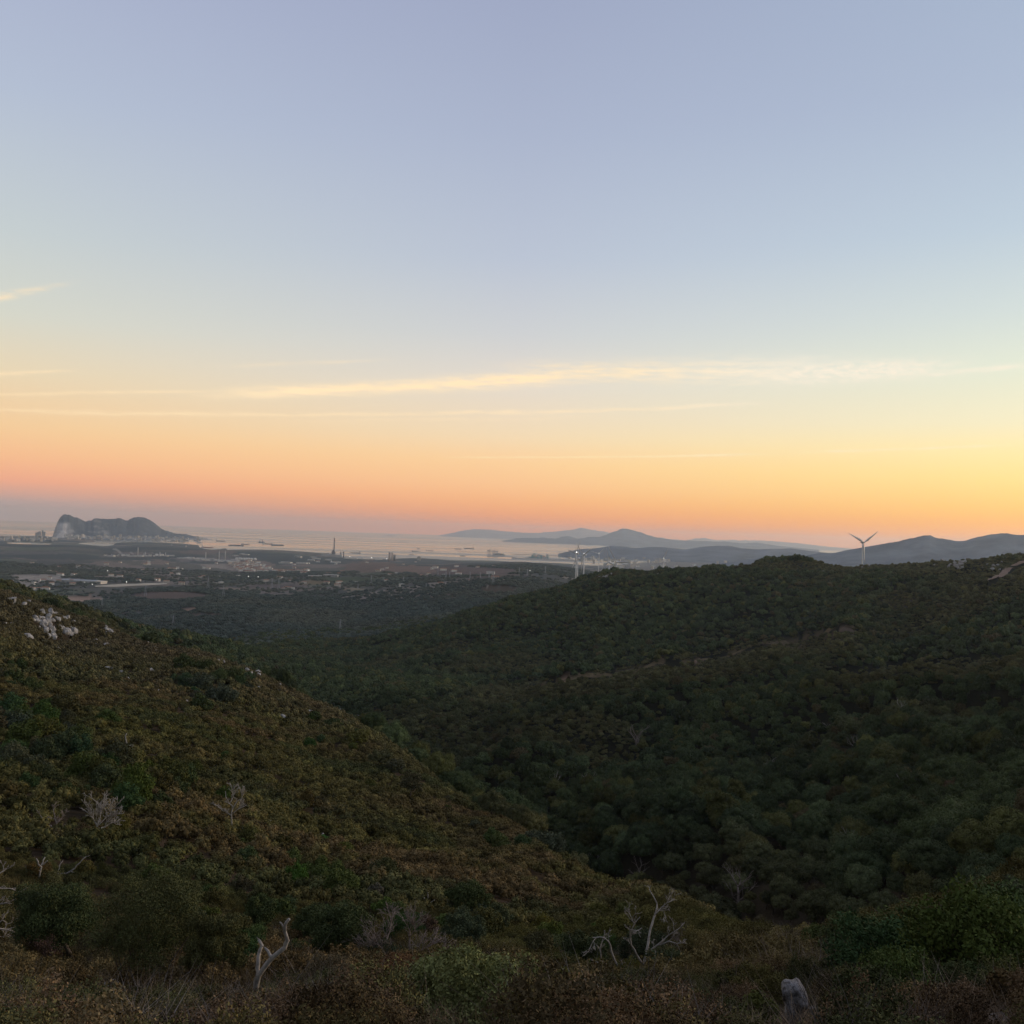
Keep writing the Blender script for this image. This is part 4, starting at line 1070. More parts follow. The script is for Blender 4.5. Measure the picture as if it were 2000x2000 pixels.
# ------------------------------------------------------------------ dead and bare trees, drawn limb by limb
def limbs(root, base_d, lines, wood, seed, twigs=3, twig_len=9, name0='trunk', n=7):
    """each line: [(px, py), ...] and a start and end thickness in photo pixels; depth wanders so that the tree is round"""
    r = random.Random(seed)
    k = base_d/FPX
    org = Vector(root.location)
    start = {}
    for li, (line, w0, w1) in enumerate(lines):
        key = line[0]
        best = min(start, key=lambda q: (q[0]-key[0])**2+(q[1]-key[1])**2) if start else None
        off = start[best] if best and (best[0]-key[0])**2+(best[1]-key[1])**2 < 500 else 0.0
        drift = r.uniform(-0.5, 0.5)
        pts, rs = [], []
        for i, (x, y) in enumerate(line):
            if i: off += drift*math.hypot(x-line[i-1][0], y-line[i-1][1])*k + r.uniform(-.2, .2)*k*6
            pts.append(at(x, y, base_d+off) - org)
            start[(x, y)] = off
            f = i/max(len(line)-1, 1)
            rs.append(max(0.37*(w0*(1-f)+w1*f)*k, 0.45*k))
        # smooth the path a little
        P, R_ = [pts[0]], [rs[0]]
        for i in range(len(pts)-1):
            j = Vector((r.uniform(-1, 1), r.uniform(-1, 1), r.uniform(-1, 1)))*k*1.2
            P += [(pts[i]+pts[i+1])/2 + j, pts[i+1]]; R_ += [(rs[i]+rs[i+1])/2*r.uniform(.9, 1.15), rs[i+1]]
        mb = MB().tube(P, R_, n)
        tw0 = 0.55*k
        def spray(p0, dv, ln, w_, lev):
            q1 = p0+dv*ln*.5+Vector((r.uniform(-.12, .12), r.uniform(-.12, .12), r.uniform(-.12, .12)))*ln
            q2 = q1+(dv+Vector((r.uniform(-.5, .5), r.uniform(-.5, .5), r.uniform(-.3, .5)))).normalized()*ln*.5
            mb.tube([p0, q1, q2], [w_, w_*.8, w_*.55], 4)
            if lev:
                for q in (q1, q2, q1.lerp(q2, .5)):
                    spray(q, (dv+Vector((r.uniform(-1, 1), r.uniform(-1, 1), r.uniform(-.5, .8)))*.9).normalized(), ln*.6, max(w_*.6, tw0*.7), lev-1)
        for t in range(twigs if li else max(1, twigs//3)):
            i = r.randrange(len(P)//3, len(P))
            d0 = (P[i]-P[i-1]).normalized()
            dv = (d0 + Vector((r.uniform(-1, 1), r.uniform(-1, 1), r.uniform(-.4, 1)))*0.9).normalized()
            spray(P[i], dv, twig_len*k*r.uniform(.6, 1.4), max(min(R_[i]*.5, 1.2*k), tw0), 2 if twigs > 2 else 1)
        mb.build(name0 if li == 0 else 'branch', wood, root, True)
def dead(name, base, d, lines, label, cat, wood, seed, twigs=3, twig_len=9, group=None):
    p = on_ground(base[0], base[1], d) if d else None
    if d is None: p, d = hit(*base)
    e = empty(name, p, label, cat, group)
    first, w0, w1 = lines[0]
    limbs(e, d, [([(base[0], base[1]+6)]+list(first), w0, w1)]+list(lines[1:]), wood, seed, twigs, twig_len)
    return e
dead('dead_snag', (495, 1985), 24.5, [([(497, 1962), (500, 1930), (505, 1905), (522, 1882), (535, 1868), (556, 1851), (562, 1836), (556, 1818), (557, 1806), (565, 1795)], 17, 7),
     ([(503, 1908), (503, 1890), (505, 1866), (512, 1846), (505, 1835)], 12, 7), ([(531, 1870), (524, 1858), (517, 1851)], 9, 5), ([(556, 1815), (551, 1806), (546, 1801)], 5, 3.5), ([(499, 1968), (508, 1955), (515, 1944), (527, 1943)], 6, 3)],
     'bleached broken snag with a crooked arm, bottom left of centre', 'dead tree', grey_wood, 1, 1, 8)
dead('dead_tree', (1254, 1936), None, [([(1252, 1920), (1250, 1903), (1258, 1884), (1262, 1865), (1266, 1842), (1270, 1815), (1276, 1795), (1281, 1780), (1283, 1764), (1276, 1750), (1268, 1737)], 11, 1.5),
     ([(1256, 1884), (1243, 1864), (1233, 1846), (1231, 1822), (1240, 1804), (1250, 1791)], 6, 2), ([(1260, 1872), (1268, 1858), (1286, 1844), (1306, 1826), (1328, 1812)], 5, 1.5), ([(1240, 1804), (1234, 1793), (1229, 1784)], 2.5, 1),
     ([(1278, 1788), (1292, 1772), (1304, 1763), (1317, 1756)], 3, 1), ([(1281, 1776), (1296, 1779), (1302, 1793)], 2.5, 1), ([(1286, 1846), (1306, 1838), (1322, 1843), (1329, 1860)], 3, 1), ([(1266, 1850), (1281, 1858), (1276, 1876)], 3, 1), ([(1254, 1812), (1243, 1818), (1231, 1822)], 2, 1)],
     'tall grey dead tree with many twigs, standing in the foreground', 'dead tree', grey_wood, 2, 5, 12)
dead('dead_tree', (1218, 1922), None, [([(1213, 1908), (1207, 1895), (1205, 1884), (1197, 1866), (1192, 1846), (1183, 1834), (1171, 1830), (1157, 1831)], 8, 2),
     ([(1206, 1905), (1191, 1890), (1175, 1877), (1163, 1881), (1148, 1901)], 5, 1.5), ([(1175, 1876), (1173, 1852), (1177, 1834)], 3, 1.5), ([(1212, 1908), (1214, 1894), (1215, 1882)], 5, 4), ([(1190, 1902), (1178, 1903), (1168, 1914)], 3, 1.2), ([(1165, 1831), (1155, 1845), (1150, 1858)], 2, .8)],
     'forked dead tree bending left, close beside the tall grey one', 'dead tree', grey_wood, 3, 4, 11)
dead('bare_thicket_tree', (797, 1900), None, [([(799, 1880), (800, 1856), (801, 1822), (797, 1811)], 6, 2.5), ([(796, 1894), (768, 1876), (747, 1857), (736, 1840), (731, 1824)], 5, 1.5), ([(756, 1866), (754, 1842), (762, 1816), (766, 1797), (760, 1788)], 3.5, 1.5),
     ([(801, 1884), (815, 1860), (834, 1850), (854, 1841)], 3.5, 1.2), ([(748, 1858), (730, 1850), (714, 1846)], 2.5, 1), ([(756, 1868), (742, 1885), (728, 1893)], 2.5, 1), ([(790, 1892), (770, 1902), (752, 1922)], 3, 1), ([(834, 1850), (842, 1868), (862, 1860)], 2.5, 1), ([(800, 1830), (810, 1816), (806, 1800)], 2, .8)],
     'leafless pale tree with a tangle of thin branches, behind the big round bush', 'bare tree', pink_wood, 4, 16, 20)
dead('dead_tree', (190, 1658), None, [([(192, 1642), (187, 1626), (190, 1617), (186, 1606), (181, 1594), (183, 1580)], 6, 1.5), ([(190, 1618), (205, 1615), (218, 1607), (228, 1605)], 3.5, 1.5), ([(188, 1612), (196, 1596), (197, 1578), (204, 1566)], 2.5, .8), ([(187, 1606), (191, 1588), (188, 1566)], 2.2, .8),
     ([(190, 1614), (206, 1598), (214, 1584), (222, 1578)], 2.2, .8), ([(186, 1604), (176, 1592), (172, 1578)], 2, .8), ([(205, 1614), (215, 1598), (228, 1590)], 2, .8)], 'pale wide-crowned dead tree on the lower left slope', 'dead tree', grey_wood, 5, 10, 11)
dead('dead_tree', (105, 1633), None, [([(104, 1620), (99, 1612), (88, 1607), (80, 1594)], 4, 1.5), ([(106, 1626), (111, 1608), (106, 1590), (104, 1580)], 3.5, 1.2), ([(110, 1608), (120, 1598), (126, 1590)], 2.5, 1), ([(107, 1626), (116, 1618), (128, 1622)], 2.5, 1), ([(99, 1612), (90, 1615), (80, 1612)], 2, .8)],
     'pinkish bare dead tree left of the wide-crowned one', 'dead tree', pink_wood, 6, 5, 9)
dead('dead_stump', (79, 1728), None, [([(77, 1712), (81, 1693), (75, 1688), (71, 1677)], 5, 2.5), ([(80, 1692), (84, 1684), (88, 1674)], 3.5, 2.5), ([(82, 1690), (88, 1685), (93, 1681)], 3, 2)], 'white forked stump on the lower left slope', 'dead tree', grey_wood, 7, 0, 5)
dead('fallen_branch', (116, 1714), None, [([(118, 1707), (130, 1706), (140, 1700), (150, 1690), (160, 1680), (168, 1673)], 4, 2), ([(138, 1702), (147, 1705), (149, 1713)], 2.5, 1.5), ([(118, 1707), (105, 1703), (92, 1709), (84, 1713)], 3, 1.5), ([(113, 1706), (116, 1696), (117, 1688)], 2, 1)],
     'bleached fallen branch lying right of the white stump', 'branch', grey_wood, 8, 2, 6)
dead('dead_tree', (454, 1637), None, [([(453, 1612), (452, 1592), (455, 1577), (448, 1570), (441, 1556), (440, 1545)], 4.5, 1.2), ([(455, 1578), (462, 1566), (470, 1561), (476, 1550)], 2.5, .8), ([(453, 1590), (465, 1580), (482, 1572)], 2, .8), ([(453, 1594), (440, 1586), (430, 1578)], 2, .8), ([(448, 1570), (456, 1556), (454, 1545)], 1.8, .7)],
     'slender grey dead tree alone in the middle of the left slope', 'dead tree', grey_wood, 9, 7, 10)
dead('dead_tree', (-35, 1842), None, [([(-38, 1800), (-30, 1760), (-25, 1720)], 10, 4), ([(-37, 1815), (-12, 1812), (8, 1815), (20, 1818), (28, 1821)], 5, 2), ([(-12, 1812), (4, 1797), (14, 1805), (23, 1802)], 3, 1.5), ([(-35, 1780), (-12, 1768), (6, 1765), (12, 1762)], 3.5, 1.5), ([(-30, 1745), (-8, 1735), (20, 1735), (36, 1741)], 3.5, 1),
     ([(-28, 1735), (-10, 1712), (2, 1704), (13, 1697)], 3.5, 2), ([(-12, 1825), (2, 1830), (8, 1831)], 2.5, 1)], 'white dead tree reaching in from the left edge of the picture', 'dead tree', grey_wood, 10, 4, 10)
dead('dead_snag', (247, 1470), None, [([(248, 1456), (245, 1441), (247, 1433)], 4.5, 2.5), ([(248, 1453), (254, 1456), (261, 1455)], 2, 1)], 'short white snag in the scrub high on the left slope', 'dead tree', grey_wood, 11, 1, 5)
dead('dead_snag', (622, 1930), None, [([(622, 1912), (622, 1900), (626, 1886), (635, 1879)], 3.5, 2.5), ([(622, 1926), (632, 1922), (641, 1917), (643, 1907)], 3, 3)], 'thin hooked snag right of the bleached broken one', 'dead tree', grey_wood, 12, 1, 6)
dead('dead_snag', (827, 1778), None, [([(828, 1764), (829, 1753)], 3.5, 2), ([(828, 1772), (834, 1758), (836, 1747)], 3, 2), ([(828, 1774), (838, 1765), (845, 1760)], 3, 1.5)], 'small three-pronged snag at the foot of the brown slope', 'dead tree', grey_wood, 13, 1, 5)
dead('dead_snag', (1642, 1884), None, [([(1637, 1872), (1633, 1862), (1630, 1850)], 3, 2)], 'single leaning pale stick at the edge of the valley wood', 'dead tree', grey_wood, 14, 1, 6)
dead('dead_snag', (1888, 2006), 18.5, [([(1890, 1978), (1898, 1956), (1906, 1952)], 6, 3), ([(1897, 1958), (1892, 1954)], 3, 2), ([(1891, 1976), (1906, 1966), (1914, 1950)], 3, 1)], 'grey bent snag in the bottom right corner', 'dead tree', grey_wood, 15, 2, 9)
dead('dead_snag', (194, 1862), None, [([(195, 1854), (199, 1842)], 3.5, 2)], 'short broken stick behind the leaning oak', 'dead tree', grey_wood, 16, 0, 5)
dead('dead_snag', (70, 1408), None, [([(71, 1398), (75, 1390), (80, 1386)], 2, 1), ([(71, 1402), (77, 1400), (84, 1399)], 2, 1), ([(70, 1404), (72, 1394), (77, 1387)], 1.5, .8), ([(60, 1407), (63, 1398)], 1.5, .8)], 'small fan of white dead branches high on the left slope', 'dead tree', grey_wood, 17, 1, 4)
dead('dead_snag', (108, 1527), None, [([(110, 1517), (114, 1508), (109, 1513)], 2.5, 1.5), ([(116, 1524), (124, 1516)], 2, 1)], 'short pale hooked snag above the red bare earth', 'dead tree', grey_wood, 18, 1, 4)

def bare_tree(px, py, hpx, seed, label, wood, dmin=150, group='bare trees in the valley wood'):
    p, d = hit(px, py, dmin)
    k = d/FPX; h = hpx*k + 3.0
    r = random.Random(seed)
    e = empty('bare_tree', p, label, 'bare tree', group, rz=r.uniform(0, 6.28))
    t = [Vector((0, 0, -.3))]
    for i in range(3): t.append(t[-1]+Vector((r.uniform(-.3, .3), r.uniform(-.3, .3), h*.17)))
    w = max(h*0.028, 0.4*k)
    MB().tube(t, [w*1.2, w, w*.85, w*.7], 6).build('trunk', wood, e, True)
    for j in range(6):
        mb = MB()
        def grow(p0, dv, ln, w_, lev):
            p1 = p0+dv*ln*.5+Vector((r.uniform(-.15, .15),)*3)*ln; p2 = p1+(dv+Vector((r.uniform(-.4, .4), r.uniform(-.4, .4), r.uniform(-.1, .4)))).normalized()*ln*.5
            mb.tube([p0, p1, p2], [w_, w_*.75, w_*.5], 4)
            if lev:
                for q in (p1, p2, p2): grow(q, (dv+Vector((r.uniform(-1, 1), r.uniform(-1, 1), r.uniform(-.3, .7)))*.8).normalized(), ln*.62, w_*.55, lev-1)
        a = j*1.05+r.uniform(-.3, .3)
        grow(t[1+j % 3], Vector((math.cos(a), math.sin(a), r.uniform(.5, 1.3))).normalized(), h*.33, w*.55, 2)
        mb.build('branch', wood, e, True)
    return e
for i, (px, py, hp, lab) in enumerate([(1243, 1470, 45, 'pale bare tree standing out of the middle of the valley wood'), (1340, 1405, 20, 'small white bare tree in the upper valley wood'), (1162, 1702, 26, 'small bare tree at the foot of the brown slope'),
        (1250, 1722, 30, 'bare tree right of the foot of the brown slope'), (1083, 1543, 24, 'thin bare tree low on the left of the valley wood'), (1664, 1540, 24, 'white bare tree with curled limbs right of the valley middle'),
        (1668, 1640, 40, 'bare tree with white branches above the fan-shaped one'), (1668, 1692, 45, 'fan-shaped grey bare tree in the right of the valley wood'), (1780, 1578, 45, 'large grey-brown bare tree high in the right wood'),
        (1440, 1775, 60, 'wide grey bare tree just above the foreground slope'), (1758, 1400, 22, 'bare tree on the crest of the nearer spur'), (1618, 1432, 14, 'small bare snag in the wood left of the pale rocks'), (1612, 1645, 22, 'broken pale stem beside the fan-shaped bare tree'),
        (1505, 1520, 30, 'faint grey bare tree left of the curled white one'), (1670, 1470, 24, 'bare tree below the pale valley rocks'), (1360, 1440, 16, 'tiny white snag in the upper valley wood'), (1150, 1540, 22, 'pair-stemmed bare tree at the valley bottom')]):
    bare_tree(px, py, hp, 700+i, lab, grey_wood if i % 3 else pink_wood)

# ------------------------------------------------------------------ trees and bushes that can be told apart on the near slopes
def leafy_plant(name, base, centre, rx, ry, label, cat, tint, d=None, leaf=None, stems=1, seed=1, nb=18, dens=1.0, flat=0.6, group=None, part='crown', core=0, stem_w=5, jitter=0.9):
    if d is None: p, d = hit(*base, dmin=12)
    else: p = on_ground(base[0], base[1], d)
    k = d/FPX
    R, H = rx*k, 2*ry*k
    c = at(centre[0], centre[1], d)
    e = empty(name, p, label, cat, group)
    lf = leaf or max(0.028, 1.9*k)
    n = int(min(34000, max(1500, dens*14.0*R*max(R, H*0.5)/(lf*lf))))
    sh = crown_shape(seed, R, H, nb, n, lf, blob=(0.19, 0.34), flat=flat, jitter=jitter, core=core, shell=(0.35, 1.12))
    sh[0][:, 2] += c.z - H*0.5 - p.z; sh[0][:, 0] += c.x-p.x; sh[0][:, 1] += c.y-p.y
    cr = leafy(part, sh, oak_leaf if cat == 'tree' else scrub_leaf, e)
    cr['tint'] = [v*(1.0 if tint in (DG, OG, GG, BR) else 1.4) for v in tint]
    r = random.Random(seed)
    for s in range(stems):
        o = Vector((r.uniform(-.25, .25)*R*(stems > 1), r.uniform(-.2, .2)*R*(stems > 1), -.15))
        tgt = Vector((c.x-p.x, c.y-p.y, c.z-p.z)) + Vector((r.uniform(-.7, .7)*R*(stems > 1), r.uniform(-.4, .4)*R, -H*.1))
        m1 = o.lerp(tgt, .45)+Vector((r.uniform(-.12, .12), r.uniform(-.12, .12), -.05))*R
        w = stem_w*k*.5*(1 if stems == 1 else .7)
        mb = MB().tube([o, o.lerp(m1, .5)+Vector((r.uniform(-.05, .05), 0, 0))*R, m1, tgt], [w*1.25, w, w*.8, w*.35], 7)
        for b_ in range(4):
            q = m1.lerp(tgt, r.uniform(0, .7)); qe = q+Vector((r.uniform(-.7, .7)*R, r.uniform(-.7, .7)*R, r.uniform(.1, .35)*H))
            mb.tube([q, (q+qe)/2+Vector((0, 0, -.04*H)), qe], [w*.5, w*.35, w*.15], 5)
        mb.build('trunk' if cat == 'tree' else 'stem', bark_m, e, True)
    return e
DG, OG, GG, BR = (0.078, 0.094, 0.034), (0.150, 0.136, 0.036), (0.112, 0.134, 0.038), (0.17, 0.112, 0.048)
leafy_plant('oak_tree', (158, 1906), (108, 1792), 84, 62, 'dark green oak with a leaning grey trunk, bottom left', 'tree', DG, stems=1, seed=801, nb=26, stem_w=11)
leafy_plant('multi_stemmed_tree', (272, 1962), (300, 1800), 105, 100, 'tall olive-green tree with many thin stems behind the dark boulder', 'tree', (0.075, 0.076, 0.028), stems=7, seed=803, nb=34, stem_w=7, jitter=1.1)
leafy_plant('multi_stemmed_tree', (400, 1960), (425, 1845), 68, 80, 'olive tree merging with the many-stemmed one, left of the broken snag', 'tree', (0.076, 0.072, 0.026), stems=4, seed=805, nb=24, stem_w=6, jitter=1.1)
leafy_plant('round_bush', (912, 2045), (912, 1952), 168, 86, 'big round grey-green bush at the bottom centre', 'bush', (0.150, 0.156, 0.056), d=16.4, stems=5, seed=807, nb=46, dens=1.6, stem_w=4)
for i, (base, cen, rx, ry, lab, tint, st) in enumerate([
        ((508, 1835), (506, 1790), 40, 42, 'dark round bush above the bleached broken snag', DG, 2),
        ((655, 1902), (668, 1815), 74, 52, 'spreading dark oak left of the leafless thicket', DG, 3),
        ((600, 1860), (610, 1800), 40, 40, 'rounded dark bush left of the spreading oak', DG, 2),
        ((742, 1790), (752, 1772), 30, 16, 'low bright green bush above the leafless thicket', (0.085, 0.115, 0.026), 2),
        ((905, 1795), (912, 1752), 44, 36, 'dark green shrub at the foot of the brown slope', DG, 2),
        ((905, 1868), (905, 1818), 52, 44, 'grey-green shrub right above the big round bush', (0.068, 0.080, 0.040), 2),
        ((965, 1830), (975, 1792), 30, 26, 'small shrub right of the grey-green one', (0.075, 0.082, 0.036), 2),
        ((620, 1730), (628, 1708), 54, 26, 'mid-green bushes in a line up the lower slope', GG, 2),
        ((675, 1760), (668, 1728), 38, 26, 'yellow-green bush at the right end of the line of bushes', GG, 2),
        ((755, 1730), (752, 1700), 34, 24, 'dark olive bush between the green line and the brown slope', (0.066, 0.066, 0.026), 2),
        ((735, 1760), (733, 1742), 20, 18, 'greyish soft bush beside the low bright green one', (0.10, 0.09, 0.062), 1),
        ((1170, 1905), (1140, 1862), 52, 50, 'dark bush behind the forked dead tree', (0.052, 0.060, 0.024), 2),
        ((1195, 1850), (1200, 1815), 40, 24, 'olive-topped bush between the two grey dead trees', OG, 2),
        ((1300, 1930), (1300, 1888), 46, 34, 'dark rounded bush right of the tall grey dead tree', (0.060, 0.070, 0.030), 2),
        ((1062, 1880), (1055, 1845), 34, 34, 'brown-green bush right of the big round bush', (0.085, 0.075, 0.032), 2),
        ((1600, 1868), (1598, 1832), 36, 30, 'small green tree at the edge of the wood, left of the umbrella-shaped one', GG, 1),
        ((1703, 1866), (1690, 1818), 34, 26, 'umbrella-shaped olive-green tree with a dark stem at the wood edge', (0.082, 0.090, 0.026), 1),
        ((1912, 1830), (1918, 1772), 54, 52, 'tall olive bush at the right edge of the near slope', (0.085, 0.080, 0.036), 3),
        ((1985, 1800), (1985, 1752), 36, 44, 'grey-green bush touching the right edge of the picture', (0.075, 0.080, 0.042), 2),
        ((1850, 1850), (1852, 1818), 40, 28, 'low olive bush left of the tall right-edge bush', (0.090, 0.080, 0.032), 2),
        ((1790, 1862), (1792, 1838), 30, 20, 'brown rounded bush at the wood edge', BR, 1),
        ((1720, 2000), (1705, 1945), 82, 56, 'large dark bush right of the standing slab', (0.052, 0.058, 0.022), 4),
        ((1800, 1960), (1800, 1912), 48, 42, 'olive shrub behind the large dark bush', (0.080, 0.076, 0.028), 2),
        ((1955, 1990), (1962, 1935), 36, 58, 'rust-brown tall shrub in the bottom right corner', (0.105, 0.072, 0.032), 3),
        ((1890, 1925), (1905, 1878), 50, 40, 'dark shrub above the bottom right corner', (0.052, 0.054, 0.024), 2),
        ((1640, 1930), (1640, 1900), 40, 30, 'green-brown shrub above the standing slab', (0.072, 0.070, 0.028), 2),
        ((1420, 1960), (1425, 1935), 44, 32, 'olive shrub left of the standing slab', (0.080, 0.074, 0.026), 2),
        ((1480, 2020), (1480, 1975), 44, 38, 'bright yellow-green shrub at the foot of the standing slab', (0.105, 0.108, 0.030), 2),
        ((330, 1560), (340, 1548), 34, 32, 'dark green round tree in the gully on the left slope', DG, 1), ((300, 1580), (310, 1570), 26, 24, 'dark bush below the round gully tree', DG, 1),
        ((260, 1552), (262, 1530), 40, 30, 'dark green oak at the head of the gully', DG, 1), ((130, 1570), (128, 1556), 34, 24, 'deep green bush left of the gully', DG, 1), ((180, 1565), (182, 1552), 26, 20, 'bush below the red bare earth', DG, 1),
        ((90, 1470), (88, 1452), 40, 24, 'grey-green tree in the dark clump at the left', (0.062, 0.074, 0.042), 1), ((40, 1440), (38, 1420), 36, 24, 'grey-green tree at the left end of the dark clump', (0.060, 0.070, 0.042), 1),
        ((140, 1450), (140, 1432), 36, 20, 'dull green tree at the right end of the dark clump', (0.066, 0.070, 0.040), 1), ((20, 1500), (22, 1480), 40, 26, 'olive tree below the dark clump', (0.070, 0.072, 0.038), 1), ((60, 1515), (70, 1498), 30, 20, 'small olive tree under the dark clump', (0.062, 0.066, 0.036), 1),
        ((20, 1330), (24, 1322), 22, 12, 'dark bush at the left edge below the outcrop', DG, 1), ((60, 1350), (58, 1340), 26, 14, 'dark bush right of the left-edge one below the outcrop', DG, 1),
        ((362, 1310), (362, 1298), 26, 16, 'dark tree on the crest left of the rock spikes', DG, 1), ((400, 1312), (402, 1302), 20, 14, 'tree between the crest tree and the rock spikes', DG, 1), ((385, 1350), (388, 1335), 36, 20, 'grey-green tree below the rock spikes', (0.066, 0.074, 0.044), 1),
        ((455, 1330), (458, 1318), 22, 14, 'dark tree right of the rock spikes', DG, 1), ((430, 1375), (432, 1358), 34, 22, 'large grey-green tree in the hillside clump', (0.062, 0.070, 0.042), 1), ((390, 1390), (392, 1376), 26, 18, 'dark tree in the lower part of the hillside clump', DG, 1),
        ((480, 1350), (476, 1342), 20, 12, 'small tree under the big crest rocks', (0.060, 0.066, 0.040), 1), ((615, 1410), (615, 1398), 12, 12, 'dark bush beside the grey rock below the crest', DG, 1), ((650, 1422), (648, 1414), 24, 10, 'dark bush under the scree', DG, 1),
        ((690, 1455), (700, 1440), 26, 14, 'olive tree on the lower crest', OG, 1), ((745, 1500), (745, 1480), 30, 18, 'spreading olive tree above the wood on the brown slope', (0.088, 0.084, 0.036), 1), ((800, 1570), (805, 1530), 26, 24, 'pale-stemmed tree alone on the brown slope edge', (0.078, 0.068, 0.034), 1),
        ((770, 1515), (772, 1496), 22, 16, 'tree beside the pale-stemmed one', (0.074, 0.070, 0.036), 1), ((1075, 1670), (1075, 1648), 34, 22, 'grey-green oak spilling over the slope edge', (0.070, 0.078, 0.044), 1), ((1040, 1650), (1045, 1636), 22, 14, 'smaller oak left of the slope-edge oak', (0.068, 0.074, 0.042), 1),
        ((490, 1660), (495, 1650), 36, 16, 'green bush right of the slender dead tree', GG, 1), ((580, 1700), (576, 1684), 40, 20, 'green bush at the upper end of the line of bushes', GG, 1)]):
    cat = 'tree' if ('tree' in lab or 'oak' in lab) else 'bush'
    leafy_plant('tree' if cat == 'tree' else 'bush', base, cen, rx, ry, lab, cat, tint, stems=st, seed=820+i, nb=16+(i % 5)*3, core=0)
# more bushes dotted over the near and left slopes, each its own plant; a handful of shapes shared between them
BUSH = [leafy('bush_shape', crown_shape(900+k, 1.15, 1.9, 15, 2600, 0.075, blob=(0.24, 0.42), flat=0.6, jitter=0.8, core=0.45, shell=(0.6, 1.12)), scrub_leaf, link=False).data for k in range(5)]
BUSH_NEAR = [leafy('bush_shape', crown_shape(910+k, 0.8, 1.25, 22, 9000, 0.027, blob=(0.2, 0.36), flat=0.6, jitter=1.0, core=0.0, shell=(0.3, 1.12)), scrub_leaf, link=False).data for k in range(4)]
def dotted(cx, cy, rx, ry, n, tint, look, where, meshes=None, size=(0.7, 1.5), near=False, seed=1):
    r = np.random.default_rng(seed)
    for i in range(int(n*0.62)):
        a, q = r.uniform(0, 6.28), math.sqrt(r.random())
        bx_ = cx+rx*q*math.cos(a)
        p, d = hit(bx_, cy+ry*q*math.sin(a), 11)
        if d < 24 and (720 < bx_ < 1110 or 1490 < bx_ < 1620): continue
        o = bpy.data.objects.new('bush', (BUSH_NEAR if near else BUSH)[r.integers(0, 4)]); COL.objects.link(o)
        s_ = r.uniform(*size)*1.1; o.location = p-Vector((0, 0, .1)); o.scale = (s_, s_, s_*r.uniform(.75, 1.2)); o.rotation_euler = (r.uniform(-.15, .15), r.uniform(-.15, .15), r.uniform(0, 6.28))
        o['tint'] = [float(v*r.uniform(.75, 1.3)) for v in tint]
        tag(o, f"{'large' if s_ > sum(size)*.58 else 'small' if s_ < sum(size)*.42 else 'mid-sized'} {look} bush {where}", 'bush', 'bushes dotted over the near slopes')
dotted(110, 1440, 140, 48, 30, DG, 'dark green', 'in the dark clump high on the left slope', size=(1.3, 2.8), seed=1)
dotted(60, 1520, 80, 45, 14, DG, 'grey-green', 'below the dark clump at the left edge', size=(0.9, 1.9), seed=2)
dotted(270, 1550, 110, 45, 26, DG, 'deep green', 'in the gully of the left slope', size=(1.1, 2.4), seed=3)
dotted(420, 1345, 90, 40, 24, (0.085, 0.098, 0.045), 'grey-green', 'in the clump below the rock spikes', size=(1.4, 2.8), seed=4)
dotted(590, 1690, 140, 50, 20, GG, 'mid-green', 'in the line up the lower slope', size=(0.6, 1.1), seed=5)
dotted(500, 1790, 160, 50, 18, DG, 'dark', 'above the bleached broken snag', size=(0.5, 0.9), seed=6)
dotted(880, 1800, 120, 50, 18, (0.09, 0.10, 0.042), 'dull green', 'at the foot of the brown slope', size=(0.5, 0.95), seed=7)
dotted(1130, 1800, 120, 60, 16, OG, 'olive', 'behind the two grey dead trees', size=(0.5, 0.9), seed=8)
dotted(860, 1590, 220, 90, 14, (0.105, 0.098, 0.036), 'olive', 'scattered on the brown slope', size=(0.5, 1.0), seed=9)
dotted(650, 1440, 110, 40, 14, DG, 'dark', 'along the lower crest under the scree', size=(0.9, 1.8), seed=10)
dotted(1000, 1625, 90, 50, 14, (0.085, 0.10, 0.045), 'dark', 'spilling over the edge of the brown slope', size=(1.0, 1.9), seed=11)
dotted(1750, 1880, 240, 50, 22, OG, 'olive-brown', 'on the near slope at the right', size=(0.6, 1.1), near=True, seed=12)
dotted(1250, 1950, 260, 40, 18, (0.12, 0.115, 0.036), 'olive', 'at the bottom right of centre', size=(0.5, 0.95), near=True, seed=13)
dotted(640, 1935, 160, 50, 14, (0.15, 0.11, 0.05), 'brown', 'between the broken snag and the big round bush', size=(0.5, 0.9), near=True, seed=14)
dotted(1830, 1960, 150, 35, 12, DG, 'dark', 'in the bottom right corner', size=(0.6, 1.1), near=True, seed=15)
dotted(100, 1900, 130, 60, 12, (0.14, 0.10, 0.055), 'brownish', 'below the leaning oak at the left', size=(0.5, 1.0), near=True, seed=16)
dotted(60, 1320, 90, 40, 14, DG, 'dark', 'below the large outcrop', size=(0.9, 1.7), seed=17)
dotted(250, 1690, 240, 60, 16, (0.12, 0.105, 0.036), 'olive', 'on the slope above the leaning oak', size=(0.5, 0.9), seed=18)
dotted(480, 1490, 330, 110, 40, (0.10, 0.105, 0.036), 'dull green', 'in the middle of the brown-olive slope', size=(0.6, 1.3), seed=19)
dotted(330, 1895, 200, 45, 12, DG, 'dark', 'around the many-stemmed tree', size=(0.9, 1.7), near=True, seed=21)
dotted(1780, 1925, 200, 45, 14, DG, 'dark green', 'right of the standing slab', size=(0.9, 1.6), near=True, seed=22)
dotted(1150, 1895, 150, 35, 12, (0.085, 0.095, 0.036), 'dark olive', 'around the two grey dead trees', size=(0.9, 1.5), near=True, seed=23)
dotted(700, 1870, 160, 40, 12, DG, 'dark', 'around the leafless thicket', size=(0.8, 1.4), near=True, seed=24)
rust, rd = hit(1863, 1575, 250)
